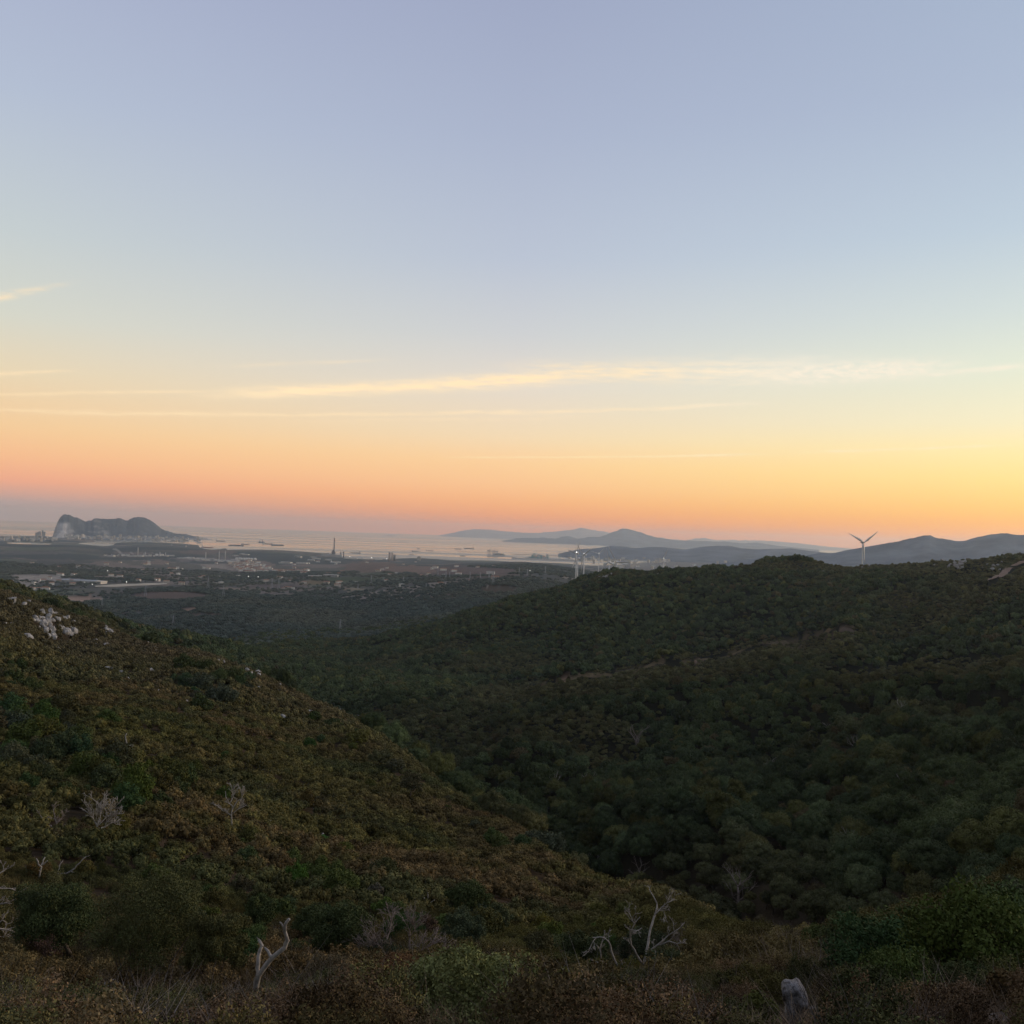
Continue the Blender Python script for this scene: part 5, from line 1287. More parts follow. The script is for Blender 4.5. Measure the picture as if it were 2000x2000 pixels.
e = empty('rust_oak_tree', rust, 'rust-brown dying oak in the right of the valley wood', 'tree', scale=0.95)
c = bpy.data.objects.new('crown', oak_crown_meshes[2]); tr = bpy.data.objects.new('trunk', oak_trunk_meshes[2])
for o in (c, tr): COL.objects.link(o); o.parent = e
c['tint'] = [0.21, 0.125, 0.075]; e.location.z += 1.5

# ------------------------------------------------------------------ wind turbines
white_paint = grain(mat('white_turbine_paint', (0.80, 0.78, 0.75), 0.5, 0.3), 0.05, 0.06)
def turbine(hub_px, d, blade_px, phase, yaw, label, light=True):
    hub = at(*hub_px, d); gx, gy = hub.x, hub.y
    gz = ground_z(gx, gy)
    e = empty('wind_turbine', (gx, gy, gz), label, 'wind turbine', 'wind turbines behind the ridge')
    h = hub.z-gz; L_ = blade_px*d/FPX
    MB().tube([(0, 0, -3), (0, 0, h*.5), (0, 0, h-1.2)], [2.0, 1.65, 1.15], 14).build('tower', white_paint, e, True)
    a = math.atan2(gx, gy)
    fwd = Vector((-math.sin(a), -math.cos(a), 0))                 # towards the viewer
    ax = (Matrix.Rotation(yaw, 3, 'Z') @ fwd).normalized(); side = Vector((0, 0, 1)).cross(ax).normalized()
    na = MB().tube([Vector((0, 0, h+.4))-ax*6.5, Vector((0, 0, h+.5))-ax*3, Vector((0, 0, h+.4))+ax*2.2], [1.3, 2.0, 1.7], 8).build('nacelle', white_paint, e, True)
    hc = Vector((0, 0, h+.4))+ax*3.6
    hb = MB().tube([hc-ax*1.4, hc, hc+ax*1.3], [1.6, 1.5, .3], 10).build('hub', white_paint, e, True)
    for k in range(3):
        th = phase+k*2*math.pi/3
        dv = (side*-math.sin(th) + Vector((0, 0, 1))*math.cos(th)).normalized()
        cw = dv.cross(ax).normalized()
        vs, fs = [], []
        for i, (t, ch, tk) in enumerate(((0, 1.5, 1.4), (.08, 1.6, 1.2), (.22, 3.2, .8), (.5, 2.2, .5), (.8, 1.3, .3), (1, .35, .12))):
            c = hc+dv*(1+t*L_)
            tw = math.radians(18*(1-t)); u = cw*math.cos(tw)+ax*math.sin(tw); w = ax*math.cos(tw)-cw*math.sin(tw)
            ch *= 1.5
            vs += [tuple(c-u*ch*.35), tuple(c+w*tk*.5), tuple(c+u*ch*.65), tuple(c-w*tk*.5)]
            if i: fs += [((i-1)*4+j, (i-1)*4+(j+1) % 4, i*4+(j+1) % 4, i*4+j) for j in range(4)]
        fs += [(3, 2, 1, 0), (20, 21, 22, 23)]
        mesh_obj('blade', vs, fs, white_paint, e, True)
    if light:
        o = MB().tube([(0, 0, h+2.2), (0, 0, h+4.6)], [1.3, 1.3], 8).build('glint', glint_m, na)  # added glowing stub imitating a glint on the nacelle
    return e
glint_m = mat('glowing_glint', (0.9, 0.9, 0.9)); bb = glint_m.node_tree.nodes['Principled BSDF']  # emission stands in for the bright nacelle glint
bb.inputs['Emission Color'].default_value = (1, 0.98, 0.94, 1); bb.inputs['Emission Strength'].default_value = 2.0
turbine((1685, 1060), 2350, 37, rad(-55), rad(38), 'lone wind turbine against the orange sky on the ridge', False)
turbine((1126, 1081), 2600, 34, rad(-160), rad(-62), 'leftmost turbine of the group, with a glint on its nacelle')
turbine((1129, 1090), 3300, 26, rad(20), rad(-58), 'turbine half hidden by the leftmost one of the group', False)
turbine((1141, 1084), 2500, 35, rad(52), rad(-60), 'second glinting turbine of the group, tallest on the ridge')
turbine((1170, 1082), 4600, 17, rad(-45), rad(-25), 'small distant glinting turbine in the middle of the group')
turbine((1190, 1098), 2900, 27, rad(13), rad(-40), 'turbine with one blade straight up, right of the middle', False)
turbine((1205, 1098), 2450, 35, rad(33), rad(-35), 'turbine with a long blade slanting up to the right', False)
turbine((1296, 1092), 3700, 24, rad(-32), rad(-42), 'separate glinting turbine standing right of the group')

# ------------------------------------------------------------------ power pylons
steel_m = mat('galvanised_steel', (0.42, 0.42, 0.42), 0.6, 0.4)
def pylon(px, py, hpx, label, dmin=2200, w=0.42):
    p, d = hit(px, py, dmin); h = hpx*d/FPX
    e = empty('power_pylon', p, label, 'pylon', 'power pylons on the low country', rz=0.5)
    b = h*.10; w = max(w, 0.10*d/FPX)
    for sx in (-1, 1):
        for sy in (-1, 1):
            mb = MB().tube([(sx*b, sy*b, -1), (sx*b*.28, sy*b*.28, h*.68), (sx*b*.12, sy*b*.12, h)], [w, w*.8, w*.6], 4); mb.build('leg', steel_m, e)
    br = MB()
    for i in range(7):
        z0, z1 = h*i/8, h*(i+1)/8; r0, r1 = b*(1-z0/h*.95), b*(1-z1/h*.95)
        br.bar((-r0, -r0, z0), (r1, -r1, z1), w*.4).bar((r0, r0, z0), (-r1, r1, z1), w*.4).bar((-r0, r0, z0), (-r1, -r1, z1), w*.4).bar((r0, -r0, z0), (r1, r1, z1), w*.4)
    br.build('lattice', steel_m, e)
    for z, l in ((.72, .2), (.83, .26), (.94, .17)):
        MB().tube([(-h*l, 0, h*z), (0, 0, h*z+h*.02), (h*l, 0, h*z)], [w*.4, w*.9, w*.4], 4).build('crossarm', steel_m, e)
for q in ((284, 1164, 20, 'pylon at the left end of the brown field'), (406, 1152, 25, 'broad pylon left of the white farmhouse'), (436, 1168, 24, 'pylon in front of the dark wood by the brown field'), (199, 1187, 18, 'pylon below the tan field'),
          (338, 1222, 20, 'nearest pylon, on the dark spur behind the left hillside'), (664, 1236, 26, 'pylon standing alone in the green valley wood'), (544, 1152, 22, 'pylon right above the white farmhouse'), (531, 1150, 20, 'pylon left above the white farmhouse'),
          (725, 1141, 17, 'pylon by the green field'), (855, 1128, 18, 'tall pylon on the bare brown hills'), (963, 1142, 26, 'pylon on the heath left of the ridge nose'), (832, 1152, 12, 'short pylon in the woods below the brown hills'), (871, 1130, 14, 'pylon just right of the tall one on the brown hills'),
          (878, 1130, 14, 'right one of a pair of pylons on the brown hills'), (918, 1132, 16, 'pylon in the middle of the brown hills'), (938, 1133, 15, 'pylon on the right of the brown hills'), (955, 1130, 14, 'pylon by the dusty road on the brown hills'), (788, 1138, 12, 'small pylon left of the brown hills'),
          (699, 1150, 9, 'tiny pylon beside the tan clearing'), (1065, 1122, 16, 'pylon on the dark hill left of the turbines'), (1014, 1122, 14, 'pylon left of the lit sheds below the bay'), (1030, 1124, 12, 'small pylon right of the lit sheds')):
    pylon(*q)

# ------------------------------------------------------------------ buildings
wall_m = [mat('white_render', (0.84, 0.79, 0.72), 0.9, 0.1), mat('cream_render', (0.72, 0.63, 0.53), 0.9, 0.1), mat('grey_render', (0.48, 0.46, 0.44), 0.9, 0.1)]
roof_m = [mat('terracotta_roof', (0.36, 0.19, 0.12), 0.9, 0.1), mat('flat_roof', (0.50, 0.47, 0.43), 0.9, 0.1)]
glass_m = mat('dark_window', (0.03, 0.035, 0.04), 0.25, 0.5)
def house_mesh(name, sx, sy, sz, roof, wm, rm, floors=2, cols=4):
    mb = MB().box(0, 0, -2, sx, sy, sz+2); nb_ = len(mb.f)
    if roof: mb.ridge_roof(0, 0, sz+.02, sx*1.06, sy*1.08, sz*roof)
    else: mb.box(0, 0, sz+.02, sx*1.02, sy*1.02, .6)
    nr_ = len(mb.f)
    for fl in range(floors):
        for c in range(cols):
            x = (c+.5)/cols*sx-sx/2; z = (fl+.35)*sz/floors
            for s in (-1, 1): mb.box(x, s*(sy/2+.03), z, sx/cols*.45, .12, sz/floors*.45)
    me = bpy.data.meshes.new(name); me.from_pydata(mb.v, [], mb.f); me.update()
    for m in (wm, rm, glass_m): me.materials.append(m)
    me.polygons.foreach_set('material_index', np.r_[np.zeros(nb_), np.ones(nr_-nb_), np.full(len(mb.f)-nr_, 2)].astype(np.int32))
    return me
HOUSE = [house_mesh('house', 12, 9, 6, .4, wall_m[0], roof_m[0]), house_mesh('house', 16, 9, 6, .35, wall_m[1], roof_m[0]), house_mesh('house', 11, 10, 7, 0, wall_m[0], roof_m[1]), house_mesh('house', 20, 10, 7, .3, wall_m[0], roof_m[0], 2, 6)]
BLOCK = [house_mesh('apartment_block', 30, 14, 18, 0, wall_m[0], roof_m[1], 6, 8), house_mesh('apartment_block', 22, 16, 26, 0, wall_m[1], roof_m[1], 8, 5), house_mesh('apartment_block', 45, 15, 14, 0, wall_m[2], roof_m[1], 4, 10)]
SHED = [house_mesh('warehouse', 90, 34, 11, .12, wall_m[0], wall_m[2], 1, 8), house_mesh('warehouse', 60, 40, 12, .1, wall_m[2], wall_m[0], 1, 6)]
def building(name, meshes, px, py, label, cat, group, scale=1.0, d=None, dmin=3000, rz=None):
    if d: p = at(px, py, d); p.z = max(p.z, 2.0)
    else: p, d = hit(px, py, dmin)
    o = bpy.data.objects.new(name, meshes[rng.integers(0, len(meshes))]); COL.objects.link(o)
    o.location = p; s = scale*rng.uniform(.8, 1.25); o.scale = (s, s, s*rng.uniform(.85, 1.2)); o.rotation_euler = (0, 0, rng.uniform(-.5, .9) if rz is None else rz)
    return tag(o, label, cat, group)
for i in range(105):
    u, v = rng.uniform(-1, 1), rng.uniform(-1, 1)
    if u*u+v*v > 1: continue
    building('house', HOUSE, 490+u*43, 1108+v*12+u*2, 'small pale house in the dense hillside town before the bay', 'house', 'houses of the hillside town', 1.75, dmin=5500)
for i in range(34): building('house', HOUSE, rng.uniform(535, 605), rng.normal(1118, 3), 'pale house in the loose row right of the hillside town', 'house', 'houses right of the hillside town', 1.6, dmin=5500)
for i, q in enumerate(((553, 1152), (560, 1150), (566, 1151), (571, 1152))): building('farmhouse', HOUSE, *q, 'white farm building in the small group below the pylons', 'house', 'farm below the pylons', 1.35)
for i, q in enumerate(((340, 1112), (347, 1111), (355, 1113), (338, 1113))): building('farmhouse', HOUSE, *q, 'white building of the small estate in the middle of the plain', 'house', 'small estate on the plain', 1.5)
for i, q in enumerate(((57, 1152), (63, 1152), (79, 1152), (88, 1151), (90, 1152))): building('farmhouse', HOUSE, *q, 'white cottage just above the left hillside skyline', 'house', 'cottages over the hillside', 1.5)
for i, q in enumerate(((625, 1125), (632, 1126), (642, 1126), (652, 1127), (615, 1128))): building('warehouse', SHED, *q, 'pale shed in the group by the green field', 'warehouse', 'sheds by the green field', 0.8)
for i, q in enumerate(((553, 1100), (560, 1100), (590, 1101), (597, 1101), (612, 1090), (618, 1092), (583, 1089), (608, 1096), (680, 1091), (690, 1092), (702, 1092), (738, 1093), (655, 1099), (640, 1095), (460, 1086), (480, 1084), (473, 1083))):
    building('warehouse', SHED, *q, 'long pale shed on the flat ground near the shore', 'warehouse', 'sheds near the shore', 0.9, dmin=6000)
for i in range(26): building('warehouse', SHED, 355+i*4.2+rng.uniform(-2, 2), 1091+i*.28+rng.normal(0, .6), 'low pale shed in the long strip right of the refinery', 'warehouse', 'industrial strip', 0.85, dmin=6000)
for i in range(60): building('apartment_block', BLOCK, rng.uniform(-10, 110), rng.uniform(1050, 1058.5), 'pale block in the seaside town left of the great rock', 'building', 'seaside town left of the rock', 1.25, d=rng.uniform(14800, 16500))
for i in range(140):
    px = rng.uniform(128, 395); py = 1046+rng.uniform(0, 9)+(px-128)*0.018
    building('apartment_block', BLOCK, px, py, 'pale block in the town at the foot of the great rock', 'building', 'town at the foot of the rock', 1.25, d=17600+rng.uniform(-300, 400)+(px-128)*4)
for i in range(150):
    px = rng.uniform(1108, 1520) if i % 3 else rng.uniform(1180, 1310); py = rng.uniform(1087, 1113) if i % 2 else rng.normal(1092, 2.5)
    building('apartment_block', BLOCK, px, py, 'pale block of the port city behind the turbines', 'building', 'port city behind the turbines', 1.4, dmin=5200)
for i, (px, top) in enumerate(((70.5, 1041.5), (74, 1040.5), (77.5, 1039.5), (83, 1037.5), (87, 1040))):
    p = at(px, 1051, 16000); hh = (1051-top)*16000/FPX
    e = empty('tower_block', (p.x, p.y, 2), 'tall block in the row of towers left of the great rock', 'tower block', 'towers left of the rock')
    MB().box(0, 0, -2, 22, 20, hh+p.z).build('wall', wall_m[2], e); MB().box(0, 0, hh+p.z-1.9, 12, 10, 5).build('roof', roof_m[1], e)
for i in range(90):
    building('farmhouse', HOUSE, rng.uniform(60, 1000), rng.uniform(1098, 1146), 'white farmhouse standing alone somewhere on the wide plain', 'house', 'lone farmhouses on the plain', 1.5, dmin=4000)
# long factory on the plain
p, d = hit(158, 1137.5, 3500)
k = d/FPX
e = empty('factory', p, 'long pale factory with a low roof and a bright end wall on the plain', 'factory', rz=-0.10)
MB().box(0, 0, -3, 66*k, 60, 13).build('wall', wall_m[2], e)
MB().ridge_roof(0, 0, 10.05, 66*k+2, 62, 5).build('roof', mat('pale_sheet_roof', (0.42, 0.42, 0.41), 0.6, 0.3), e)
for i in range(8): MB().box((i-3.5)*7.5*k, -30.3, -1, 4*k, .7, 5).build('loading_door', mat('roller_door', (0.25, 0.26, 0.28), 0.6, 0.3) if i == 0 else bpy.data.materials['roller_door'], e)
MB().box(38.6*k, -3, -3, 11*k, 66, 14).build('end_hall', wall_m[1], e)
p, d = hit(23, 1177, 300)
e = empty('concrete_hut', p, 'small pale flat-roofed hut near the top left of the hillside', 'hut', rz=0.4); k = d/FPX
MB().box(0, 0, -1, 13*k, 3, 5.5*k+1).build('wall', wall_m[1], e); MB().box(0, 0, 5.5*k+.02, 13.6*k, 3.4, .25).build('roof', roof_m[1], e); MB().box(2*k, -1.53, -.2, 1, .1, 1.9).build('door', glass_m, e)

# ------------------------------------------------------------------ power station, silos, refinery
conc_m = mat('concrete', (0.40, 0.37, 0.34), 0.9, 0.1); dark_conc = mat('dark_cladding', (0.20, 0.19, 0.19), 0.8, 0.2)
red_m = mat('red_band', (0.38, 0.12, 0.09), 0.7, 0.2)
def base_at(px, py, d):
    p = at(px, py, d); return Vector((p.x, p.y, max(ground_z(p.x, p.y), 2.0)))
D = 11900
p = base_at(652, 1088, D); k = D/FPX; top = at(652.5, 1051, D).z-p.z
e = empty('power_station_chimney', p, 'very tall slim chimney of the power station by the bay', 'chimney')
sh_ = MB().tube([(0, 0, -2), (0, 0, top*.5), (0, 0, top)], [11, 8.5, 7], 16)
sh_ = sh_.build('shaft', conc_m, e, True)
for z in (.86, .95): MB().tube([(0, 0, top*z), (0, 0, top*(z+.035))], [7.9, 7.7], 16).build('band', red_m, sh_, True)
p = base_at(651, 1088, D-150)
e = empty('power_station', p, 'grey power station halls around the foot of the tall chimney', 'power station')
bh_ = MB().box(0, 0, -2, 6.2*k, 45, 62).build('boiler_house', dark_conc, e); MB().box(0, 0, 60.1, 4*k, 35, 16).build('penthouse', dark_conc, bh_)
MB().box(-1*k, -40, -2, 38*k, 60, 30).build('turbine_hall', wall_m[2], e); MB().box(-12*k, 30, -2, 8*k, 40, 40).build('annex', conc_m, e)
MB().tube([(14*k, 0, 0), (14*k, 0, 62)], [7, 6], 10).build('vent_stack', dark_conc, e, True)
p = base_at(671, 1089, D-100); e = empty('water_tower', p, 'short dark tower right of the power station chimney', 'tower')
MB().tube([(0, 0, -2), (0, 0, 50)], [6, 5], 10).build('shaft', dark_conc, e, True); MB().tube([(0, 0, 48), (0, 0, 54), (0, 0, 62), (0, 0, 66)], [5, 9, 9, 5], 12).build('tank', dark_conc, e, True)
for px, top, lab in ((760.5, 1080, 'left one of the three pale silo towers by the shore'), (766, 1080, 'middle one of the three pale silo towers by the shore'), (770.5, 1084, 'short dark right one of the three silo towers')):
    p = base_at(px, 1095, 11000); hh = at(px, top, 11000).z-p.z
    e = empty('silo_tower', p, lab, 'silo', 'silo towers by the shore')
    MB().tube([(0, 0, -2), (0, 0, hh)], [11, 11], 16).build('shaft', mat('silo_concrete', (0.55, 0.44, 0.37), 0.9, 0.1) if top == 1080 else dark_conc, e, True); MB().tube([(0, 0, hh-.5), (0, 0, hh+4)], [11.8, 9], 16).build('roof', conc_m, e, True)
p = base_at(818, 1093, 11400); e = empty('tower_block', p, 'grey square block rising above the shore right of the silos', 'tower block')
MB().box(0, 0, -2, 40, 30, 42).build('wall', conc_m, e); MB().box(0, 0, 40.05, 20, 14, 5).build('roof', dark_conc, e)
stack_m = mat('pale_stack', (0.6, 0.57, 0.54), 0.7, 0.2)
for px, bot, top, lab in ((269, 1087, 1069, 'tallest slim stack of the refinery on the left'), (283.5, 1087, 1078, 'thin refinery stack right of the tallest'), (312, 1088, 1078, 'refinery stack near the round tanks'), (281, 1087, 1081, 'short refinery stack beside the thin one'),
                          (218, 1087, 1082, 'short stack at the left end of the refinery'), (323, 1088, 1079, 'stack at the right end of the refinery'), (428, 1084, 1076, 'stack left of the bayside works'), (440, 1085, 1076, 'taller stack of the bayside works'), (402, 1084, 1078, 'short stack of the bayside works'), (232, 1087, 1083, 'stubby stack under the largest smoke plume')):
    d = 9600; p = base_at(px, bot, d); hh = max(at(px, top, d).z-p.z, 20)
    e = empty('refinery_stack', p, lab, 'chimney', 'refinery stacks')
    sh_ = MB().tube([(0, 0, -2), (0, 0, hh)], [4.5, 3.4], 12).build('shaft', stack_m, e, True); MB().tube([(0, 0, hh-5), (0, 0, hh-1)], [4.2, 4.2], 12).build('platform', steel_m, sh_, True)
for i, px in enumerate((314, 316.5, 306, 462, 468, 471, 477, 481, 486, 491, 498)):
    py = 1086 if px < 400 else 1093+(px-460)*.02; p, d = hit(px, py, 6500)
    e = empty('storage_tank', p, 'white round storage tank of the refinery' if px < 400 else 'white round tank in the row above the hillside town', 'tank', 'refinery tanks' if px < 400 else 'tanks above the town')
    r_ = 15 if px < 400 else 13
    MB().tube([(0, 0, -3), (0, 0, 14)], [r_, r_], 16).build('shell', wall_m[0], e, True); MB().tube([(0, 0, 13.9), (0, 0, 17), (0, 0, 19)], [r_, r_*.6, .5], 16).build('roof', wall_m[0], e, True)
for i in range(18):
    px = 208+i*7.2+rng.uniform(-2, 2)
    building('process_unit', [bpy.data.meshes['apartment_block'], bpy.data.meshes['warehouse']], px, 1086.5+rng.uniform(-.6, .8), 'pale process block in the refinery row', 'building', 'refinery blocks', 0.7, dmin=6500)
smoke_m = bpy.data.materials.new('white_steam'); smoke_m.use_nodes = True
N, L = smoke_m.node_tree.nodes, smoke_m.node_tree.links; N.clear()
vp = N.new('ShaderNodeVolumePrincipled'); vp.inputs['Color'].default_value = (.95, .95, .95, 1); vp.inputs['Density'].default_value = 0.012; vp.inputs['Anisotropy'].default_value = 0.2
mo = N.new('ShaderNodeOutputMaterial'); L.new(vp.outputs[0], mo.inputs['Volume'])
for path, w0, w1, lab in (([(243, 1086), (239, 1083), (235, 1079), (231, 1075), (226, 1073), (220, 1072)], 8, 16, 'largest white steam plume, drifting left from the refinery'), ([(262, 1086), (260, 1082), (257, 1079), (254, 1078)], 8, 10, 'round steam puff left of the tallest stack'),
                      ([(309, 1084), (304, 1081), (299, 1080), (296, 1079)], 6, 8, 'small steam plume right of the tallest stack'), ([(279, 1080), (278, 1078)], 5, 6, 'tiny steam puff above the thin stack')):
    d = 9500; pts = [at(x, y, d) for x, y in path]; o0 = pts[0]; n = len(pts)
    mb = MB().tube([q-o0 for q in pts], [(w0+(w1-w0)*i/(n-1))*rng.uniform(.8, 1.2)*(0.5 if i in (0, n-1) else 1) for i in range(n)], 9)
    V = np.array(mb.v); V += (np.stack([noise2(V[:, 0]/9, V[:, 2]/9+i, 5) for i in (0, 30, 60)], -1)-.5)*9
    o = mesh_obj('smoke', V, mb.f, smoke_m); o.location = o0; tag(o, lab, kind='stuff')

# ------------------------------------------------------------------ port, ships
def quay(px0, px1, py, d, depth, label):
    a, b_ = at(px0, py, d), at(px1, py, d); c = (a+b_)/2
    o = MB().box(0, 0, -1, (b_-a).length, depth, 5).build('quay', conc_m); o.location = (c.x, c.y, 1.0); o.rotation_euler = (0, 0, -math.atan2(c.x, c.y))
    return tag(o, label, 'quay')
quay(951, 1000, 1087.5, 14600, 260, 'flat quay under the three port cranes'); quay(1000, 1125, 1091, 13800, 500, 'long container quay left of the port city'); quay(893, 953, 1080.5, 17000, 25, 'thin breakwater left of the port cranes')
quay(1000, 1120, 1083, 16600, 260, 'outer breakwater beyond the container quay')
crane_m = mat('crane_blue_grey', (0.20, 0.24, 0.28), 0.6, 0.3); crane_g = mat('crane_green', (0.30, 0.42, 0.40), 0.6, 0.3)
def crane(px, py, hpx, d, label, m, boom_up=True):
    p = at(px, py, d); h = hpx*d/FPX
    e = empty('port_crane', (p.x, p.y, 5), label, 'crane', 'container cranes of the port', rz=-0.5)
    w = h*.012+1.0
    for sx in (-1, 1):
        for sy in (-1, 1): MB().tube([(sx*h*.12, sy*h*.1, 0), (sx*h*.10, sy*h*.1, h*.55)], [w, w], 4).build('leg', m, e)
    MB().box(0, 0, h*.28, h*.26, h*.22, h*.035).build('portal_beam', m, e); MB().box(-h*.06, 0, h*.55, h*.5, h*.05, h*.05).build('girder', m, e)
    MB().tube([(h*.1, 0, h*.55), (h*.03, 0, h*.8)], [w, w*.7], 4).tube([(-h*.1, 0, h*.55), (h*.03, 0, h*.8)], [w*.7, w*.7], 4).build('mast', m, e)
    MB().tube([(h*.16, 0, h*.57), (h*.22, 0, h) if boom_up else (h*.7, 0, h*.57)], [w*1.2, w*.6], 4).build('boom', m, e); MB().box(-h*.2, 0, h*.58, h*.12, h*.07, h*.07).build('machine_house', m, e)
for i, q in enumerate(((955.5, 1084, 17, 'left one of the three tall port cranes'), (963.5, 1083.5, 16, 'middle one of the three tall port cranes'), (970, 1083, 15.5, 'right one of the three tall port cranes'))): crane(q[0], q[1], q[2], 14700, q[3], crane_m)
for i, q in enumerate(((1044, 1089, 16, 'pale green crane above the big container ship'), (1054, 1089, 12, 'green crane right of the pale one'), (1071, 1089, 11, 'crane in the middle of the container quay'), (1093, 1088, 12, 'crane at the right of the container quay'))): crane(q[0], q[1], q[2], 13900, q[3], crane_g, i in (0, 2))
hull_c = {n: mat('hull_'+n, c, 0.6, 0.3) for n, c in (('dark', (0.10, 0.10, 0.12)), ('red', (0.34, 0.12, 0.09)), ('grey', (0.24, 0.25, 0.27)), ('green', (0.22, 0.38, 0.38)))}
def ship(px, py, lpx, label, col='dark', stern=1, cargo=None, rz=0.0, hfac=1.0):
    a, t = ray(px, py); d = min((EYE-1.2)/max(-t, 1e-4), 30000); k = d/FPX; Ls = lpx*k; B = Ls*.15; Hh = max(Ls*.055, .9*k*.9)*hfac
    e = empty('ship', (d*math.sin(a), d*math.cos(a), 1.2), label, 'ship', 'ships at anchor in the bay', rz=-a+rz)
    prof = [(-.5, .75), (-.42, 1), (.30, 1), (.44, .6), (.5, .08)]
    vs, fs = [], []
    for z, s in ((-1, .92), (Hh, 1.0)):
        for x, w in prof: vs.append((x*Ls*stern, -w*B/2*s, z))
        for x, w in reversed(prof): vs.append((x*Ls*stern, w*B/2*s, z))
    n = len(prof)*2
    fs += [tuple(range(n))[::-1], tuple(range(n, 2*n))] + [(i, (i+1) % n, n+(i+1) % n, n+i) for i in range(n)]
    mesh_obj('hull', vs, fs, hull_c[col], e)
    ss_ = MB().box(-.40*Ls*stern, 0, Hh+.02, Ls*.10, B*.8, Hh*1.5).box(-.40*Ls*stern, 0, Hh*2.5+.04, Ls*.06, B*.95, Hh*.5).build('superstructure', wall_m[0], e)
    MB().tube([(-.44*Ls*stern, 0, Hh*2), (-.44*Ls*stern, 0, Hh*3.4)], [Ls*.014, Ls*.012], 8).build('funnel', hull_c['red'], ss_)
    if cargo == 'boxes':
        for i in range(5): MB().box((-.26+i*.14)*Ls*stern, 0, Hh+.03, Ls*.12, B*.9, Hh*(.7+.5*((i*7) % 3))).build('container_stack', [hull_c['red'], hull_c['green'], wall_m[2]][i % 3], e)
    elif cargo == 'domes':
        for i in range(3): MB().tube([((-.2+i*.2)*Ls*stern, 0, Hh*.9), ((-.2+i*.2)*Ls*stern, 0, Hh*1.8), ((-.2+i*.2)*Ls*stern, 0, Hh*2.3)], [B*.45, B*.38, B*.08], 12).build('gas_dome', wall_m[0], e, True)
    else:
        MB().box(.05*Ls*stern, 0, Hh+.02, Ls*.6, B*.12, Hh*.35).build('deck_gear', hull_c['grey'], e); MB().bar((.36*Ls*stern, 0, Hh), (.36*Ls*stern, 0, Hh*2.2), Ls*.006).build('mast', hull_c['grey'], e)
for q in ((431, 1057.5, 17, 'hazy ship nearest the tip of the great rock', 'grey', 1), (461, 1066, 28, 'long low ship below the tip of the rock', 'dark', -1), (479, 1064, 16, 'ship just behind the long low one', 'dark', 1), (523, 1063, 20, 'ship behind the drilling-rig-like vessel', 'grey', 1),
          (542, 1065.5, 24, 'long ship left of the power station chimney', 'dark', 1), (520, 1078.5, 32, 'long red-hulled ship above the wooded shore', 'red', -1), (694, 1080.5, 20, 'ship with two white domes right of the chimney', 'dark', -1, 'domes'), (804, 1084, 11, 'small ship nearest the shore right of the silos', 'grey', 1),
          (812, 1077.5, 16, 'ship with a white bridge in the middle of the bay', 'grey', 1), (817, 1072.5, 6, 'tiny vessel behind the white-bridged ship', 'dark', 1), (839, 1076, 15, 'ship pointing right in the middle of the bay', 'grey', 1), (894, 1072.5, 14, 'dark ship left of a longer one before the port', 'dark', -1),
          (916, 1072, 20, 'longer dark ship left of the port cranes', 'dark', -1), (904, 1086, 11, 'small ship between the shore and the breakwater', 'dark', 1), (975, 1084.5, 24, 'container ship moored at the three port cranes', 'grey', 1, 'boxes', 0, 1.3), (1052, 1090.5, 40, 'big green container ship moored at the long quay', 'green', -1, 'boxes', 0, 1.3),
          (340, 1066, 10, 'small ship in front of the town under the rock', 'grey', 1), (375, 1065.5, 14, 'grey ship off the town under the rock', 'grey', 1), (352, 1069.5, 26, 'long ship close behind the dark shore hills', 'grey', -1), (405, 1070, 22, 'pale ship by the wooded shore', 'red', 1)):
    ship(*q)
p = at(511, 1061, 19500); e = empty('drilling_rig', (p.x, p.y, 1.2), 'blocky rig-like vessel with a derrick out in the bay', 'rig')
MB().box(0, 0, -1, 110, 60, 16).build('hull', hull_c['grey'], e); MB().box(-30, 0, 15.05, 30, 40, 22).build('superstructure', wall_m[0], e); MB().tube([(12, 0, 15), (12, 0, 62)], [12, 3], 4).build('derrick', hull_c['dark'], e); MB().bar((35, 0, 15), (60, 0, 40), 2.5).build('jib', hull_c['dark'], e)
for i in range(46):
    px = rng.uniform(1003, 1122); d = rng.uniform(13600, 14000); p = at(px, 1090, d)
    o = bpy.data.objects.new('container_stack', bpy.data.meshes['warehouse']); COL.objects.link(o); o.location = (p.x, p.y, 5); o.scale = (.7, .6, rng.uniform(.5, 1.6)); o.rotation_euler = (0, 0, rng.uniform(-.1, .1))
    tag(o, 'pale container stack on the long quay of the port', 'container stack', 'container stacks of the port')

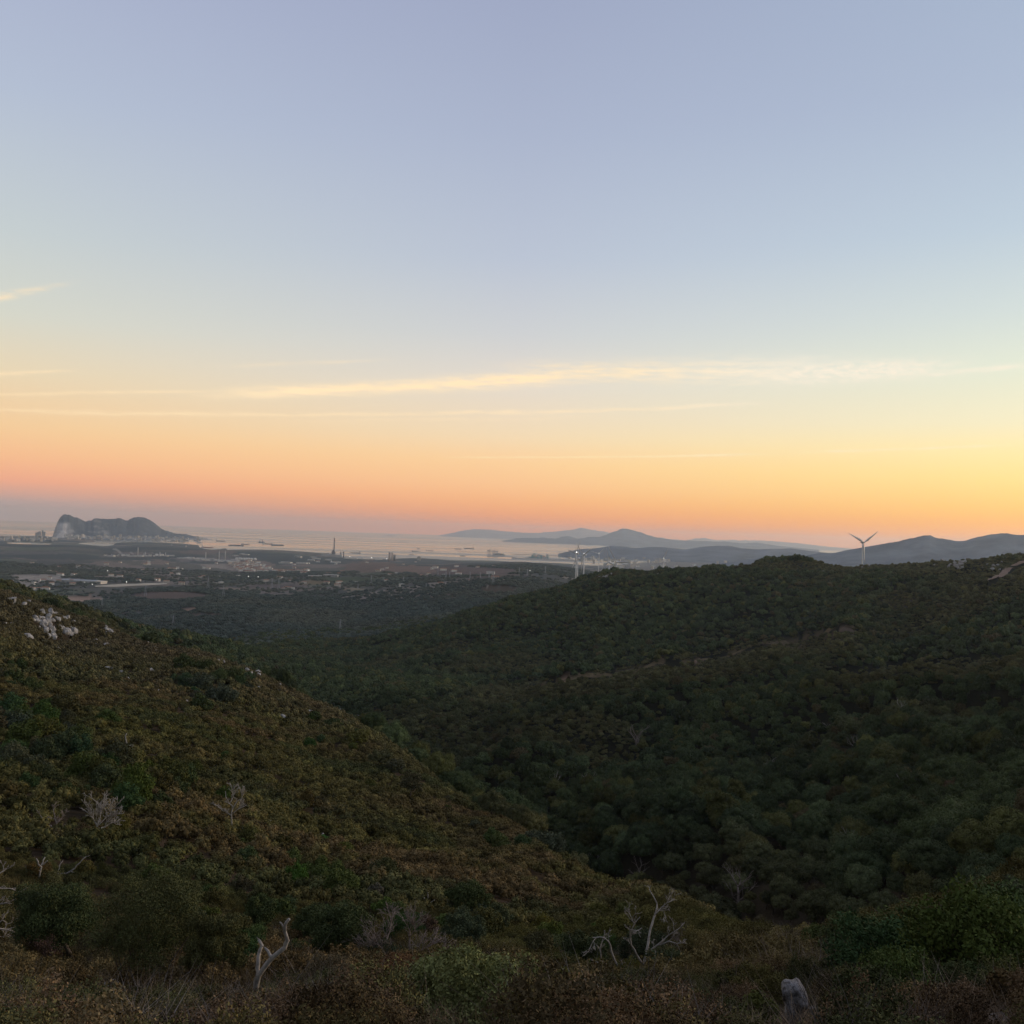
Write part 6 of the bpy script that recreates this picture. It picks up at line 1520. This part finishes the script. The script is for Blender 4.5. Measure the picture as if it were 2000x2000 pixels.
# ------------------------------------------------------------------ floodlights, track, water
lamp_m = mat('floodlight', (0.9, 0.9, 0.9)); lb = lamp_m.node_tree.nodes['Principled BSDF']
lb.inputs['Emission Color'].default_value = (1, 0.97, 0.90, 1); lb.inputs['Emission Strength'].default_value = 3.0
for i, (px, py, r_, lab) in enumerate(((165, 1142, .5, 'floodlight below the factory'), (180, 1146, .5, 'floodlight at the left end of the bright water'), (247, 1141, .6, 'brightest floodlight by the middle of the bright water'), (305, 1137, .45, 'floodlight at the right end of the bright water'),
        (210, 1119, .55, 'floodlight on the plain above the factory'), (485, 1130, .6, 'floodlight in the dark wood below the hillside town'), (504, 1131, .6, 'second floodlight right of the one below the town'), (725.5, 1093.5, .5, 'floodlight on the shore left of the silos'), (755, 1095.5, .5, 'floodlight at the foot of the silo towers'),
        (683, 1091, .45, 'floodlight right of the power station'), (647, 1100, .45, 'floodlight below the power station'), (602, 1118, .5, 'floodlight at the right end of the house row'), (1035, 1118.5, .6, 'bright floodlight on the hill left of the turbines'), (1347, 1096, .7, 'left light of the bright pair in the port city'), (1352, 1096.5, .7, 'right light of the bright pair in the port city'), (1343, 1096, .5, 'smaller light beside the bright pair in the port city'))):
    p, d = hit(px, py, 3200); k = d/FPX; h = 4*k
    e = empty('floodlight_mast', p, lab, 'floodlight', 'floodlights on the low country')
    MB().tube([(0, 0, -1), (0, 0, h)], [.35, .25], 6).build('pole', steel_m, e); MB().tube([(0, 0, h-r_*k), (0, 0, h-r_*k*.5), (0, 0, h+r_*k*.5), (0, 0, h+r_*k)], [r_*k*.5, r_*k*.95, r_*k*.95, r_*k*.5], 8).build('lamp_head', lamp_m, e)
def strip(name, pix, width, label, m, dmin, lift=0.35):
    """a band laid on the ground along sight points"""
    P = [hit(x, y, dmin)[0] for x, y in pix]; vs, fs = [], []
    F_ = []
    for i in range(len(P)-1): F_ += [P[i].lerp(P[i+1], t/8) for t in range(8)]
    F_.append(P[-1])
    for i, q in enumerate(F_):
        dv = (F_[min(i+1, len(F_)-1)]-F_[max(i-1, 0)]); n = Vector((dv.y, -dv.x, 0)).normalized()
        for s in (-1, 0, 1):
            w = q+n*width*.5*s; vs.append((w.x, w.y, ground_z(w.x, w.y)+lift))
        if i: b_ = (i-1)*3; fs += [(b_, b_+1, b_+4, b_+3), (b_+1, b_+2, b_+5, b_+4)]
    o = mesh_obj(name, vs, fs, m, smooth=True); return tag(o, label, kind='structure')
dirt_m = grain(mat('dirt_track', (0.30, 0.20, 0.14), 0.95, 0.1), 0.6, 0.3, 0.4)
strip('track', [(1937, 1133), (1950, 1126), (1965, 1117), (1980, 1108), (1992, 1101), (2010, 1096)], 11, 'pale dirt track climbing the right end of the ridge', dirt_m, 900, 1.2)
strip('path', list(zip(PATH_X, PATH_Y)), 11, 'narrow tan break running along the crest of the middle spur', grain(mat('dry_grass_break', (0.17, 0.125, 0.07), 0.95, 0.0), 0.15, 0.4), 900, 0.9)
pale_road = grain(mat('pale_road', (0.42, 0.37, 0.31), 0.9, 0.2), 0.05, 0.2)
strip('road', [(5, 1138), (25, 1134), (45, 1130), (80, 1126), (120, 1124), (160, 1125)], 16, 'pale road curving past the factory yard', pale_road, 3600, 1.0)
strip('road', [(345, 1133), (380, 1132), (405, 1136), (430, 1140)], 14, 'grey road across the middle of the plain', pale_road, 3600, 1.0)
strip('road', [(500, 1166), (530, 1162), (560, 1159), (585, 1157)], 14, 'farm road on the brown field below the white farm', pale_road, 2600, 1.0)
pool_m = mat('still_water', (0.03, 0.04, 0.045), 0.32, 0.5); pool_m.node_tree.nodes['Principled BSDF'].inputs['IOR'].default_value = 1.33
A_, B_ = hit(186, 1147.5, 3600)[0], hit(326, 1140.5, 3600)[0]
vs = []; zt = max(A_.z, B_.z)+1.5
for i in range(25):
    q = A_.lerp(B_, i/24); rad_ = Vector((q.x, q.y, 0)).normalized(); w = 95*(0.35+.65*math.sin(math.pi*min(max(i/24, .06), .94))**.5)*(0.6+0.7*noise2(np.array([i*.55]), np.array([3.3]), 5)[0])
    for s in (-1, 1): v_ = q+rad_*s*w; vs.append((v_.x, v_.y, zt))
o = mesh_obj('reservoir', vs, [(2*i, 2*i+2, 2*i+3, 2*i+1) for i in range(24)], pool_m); tag(o, 'long narrow bright sheet of water below the factory', kind='structure')
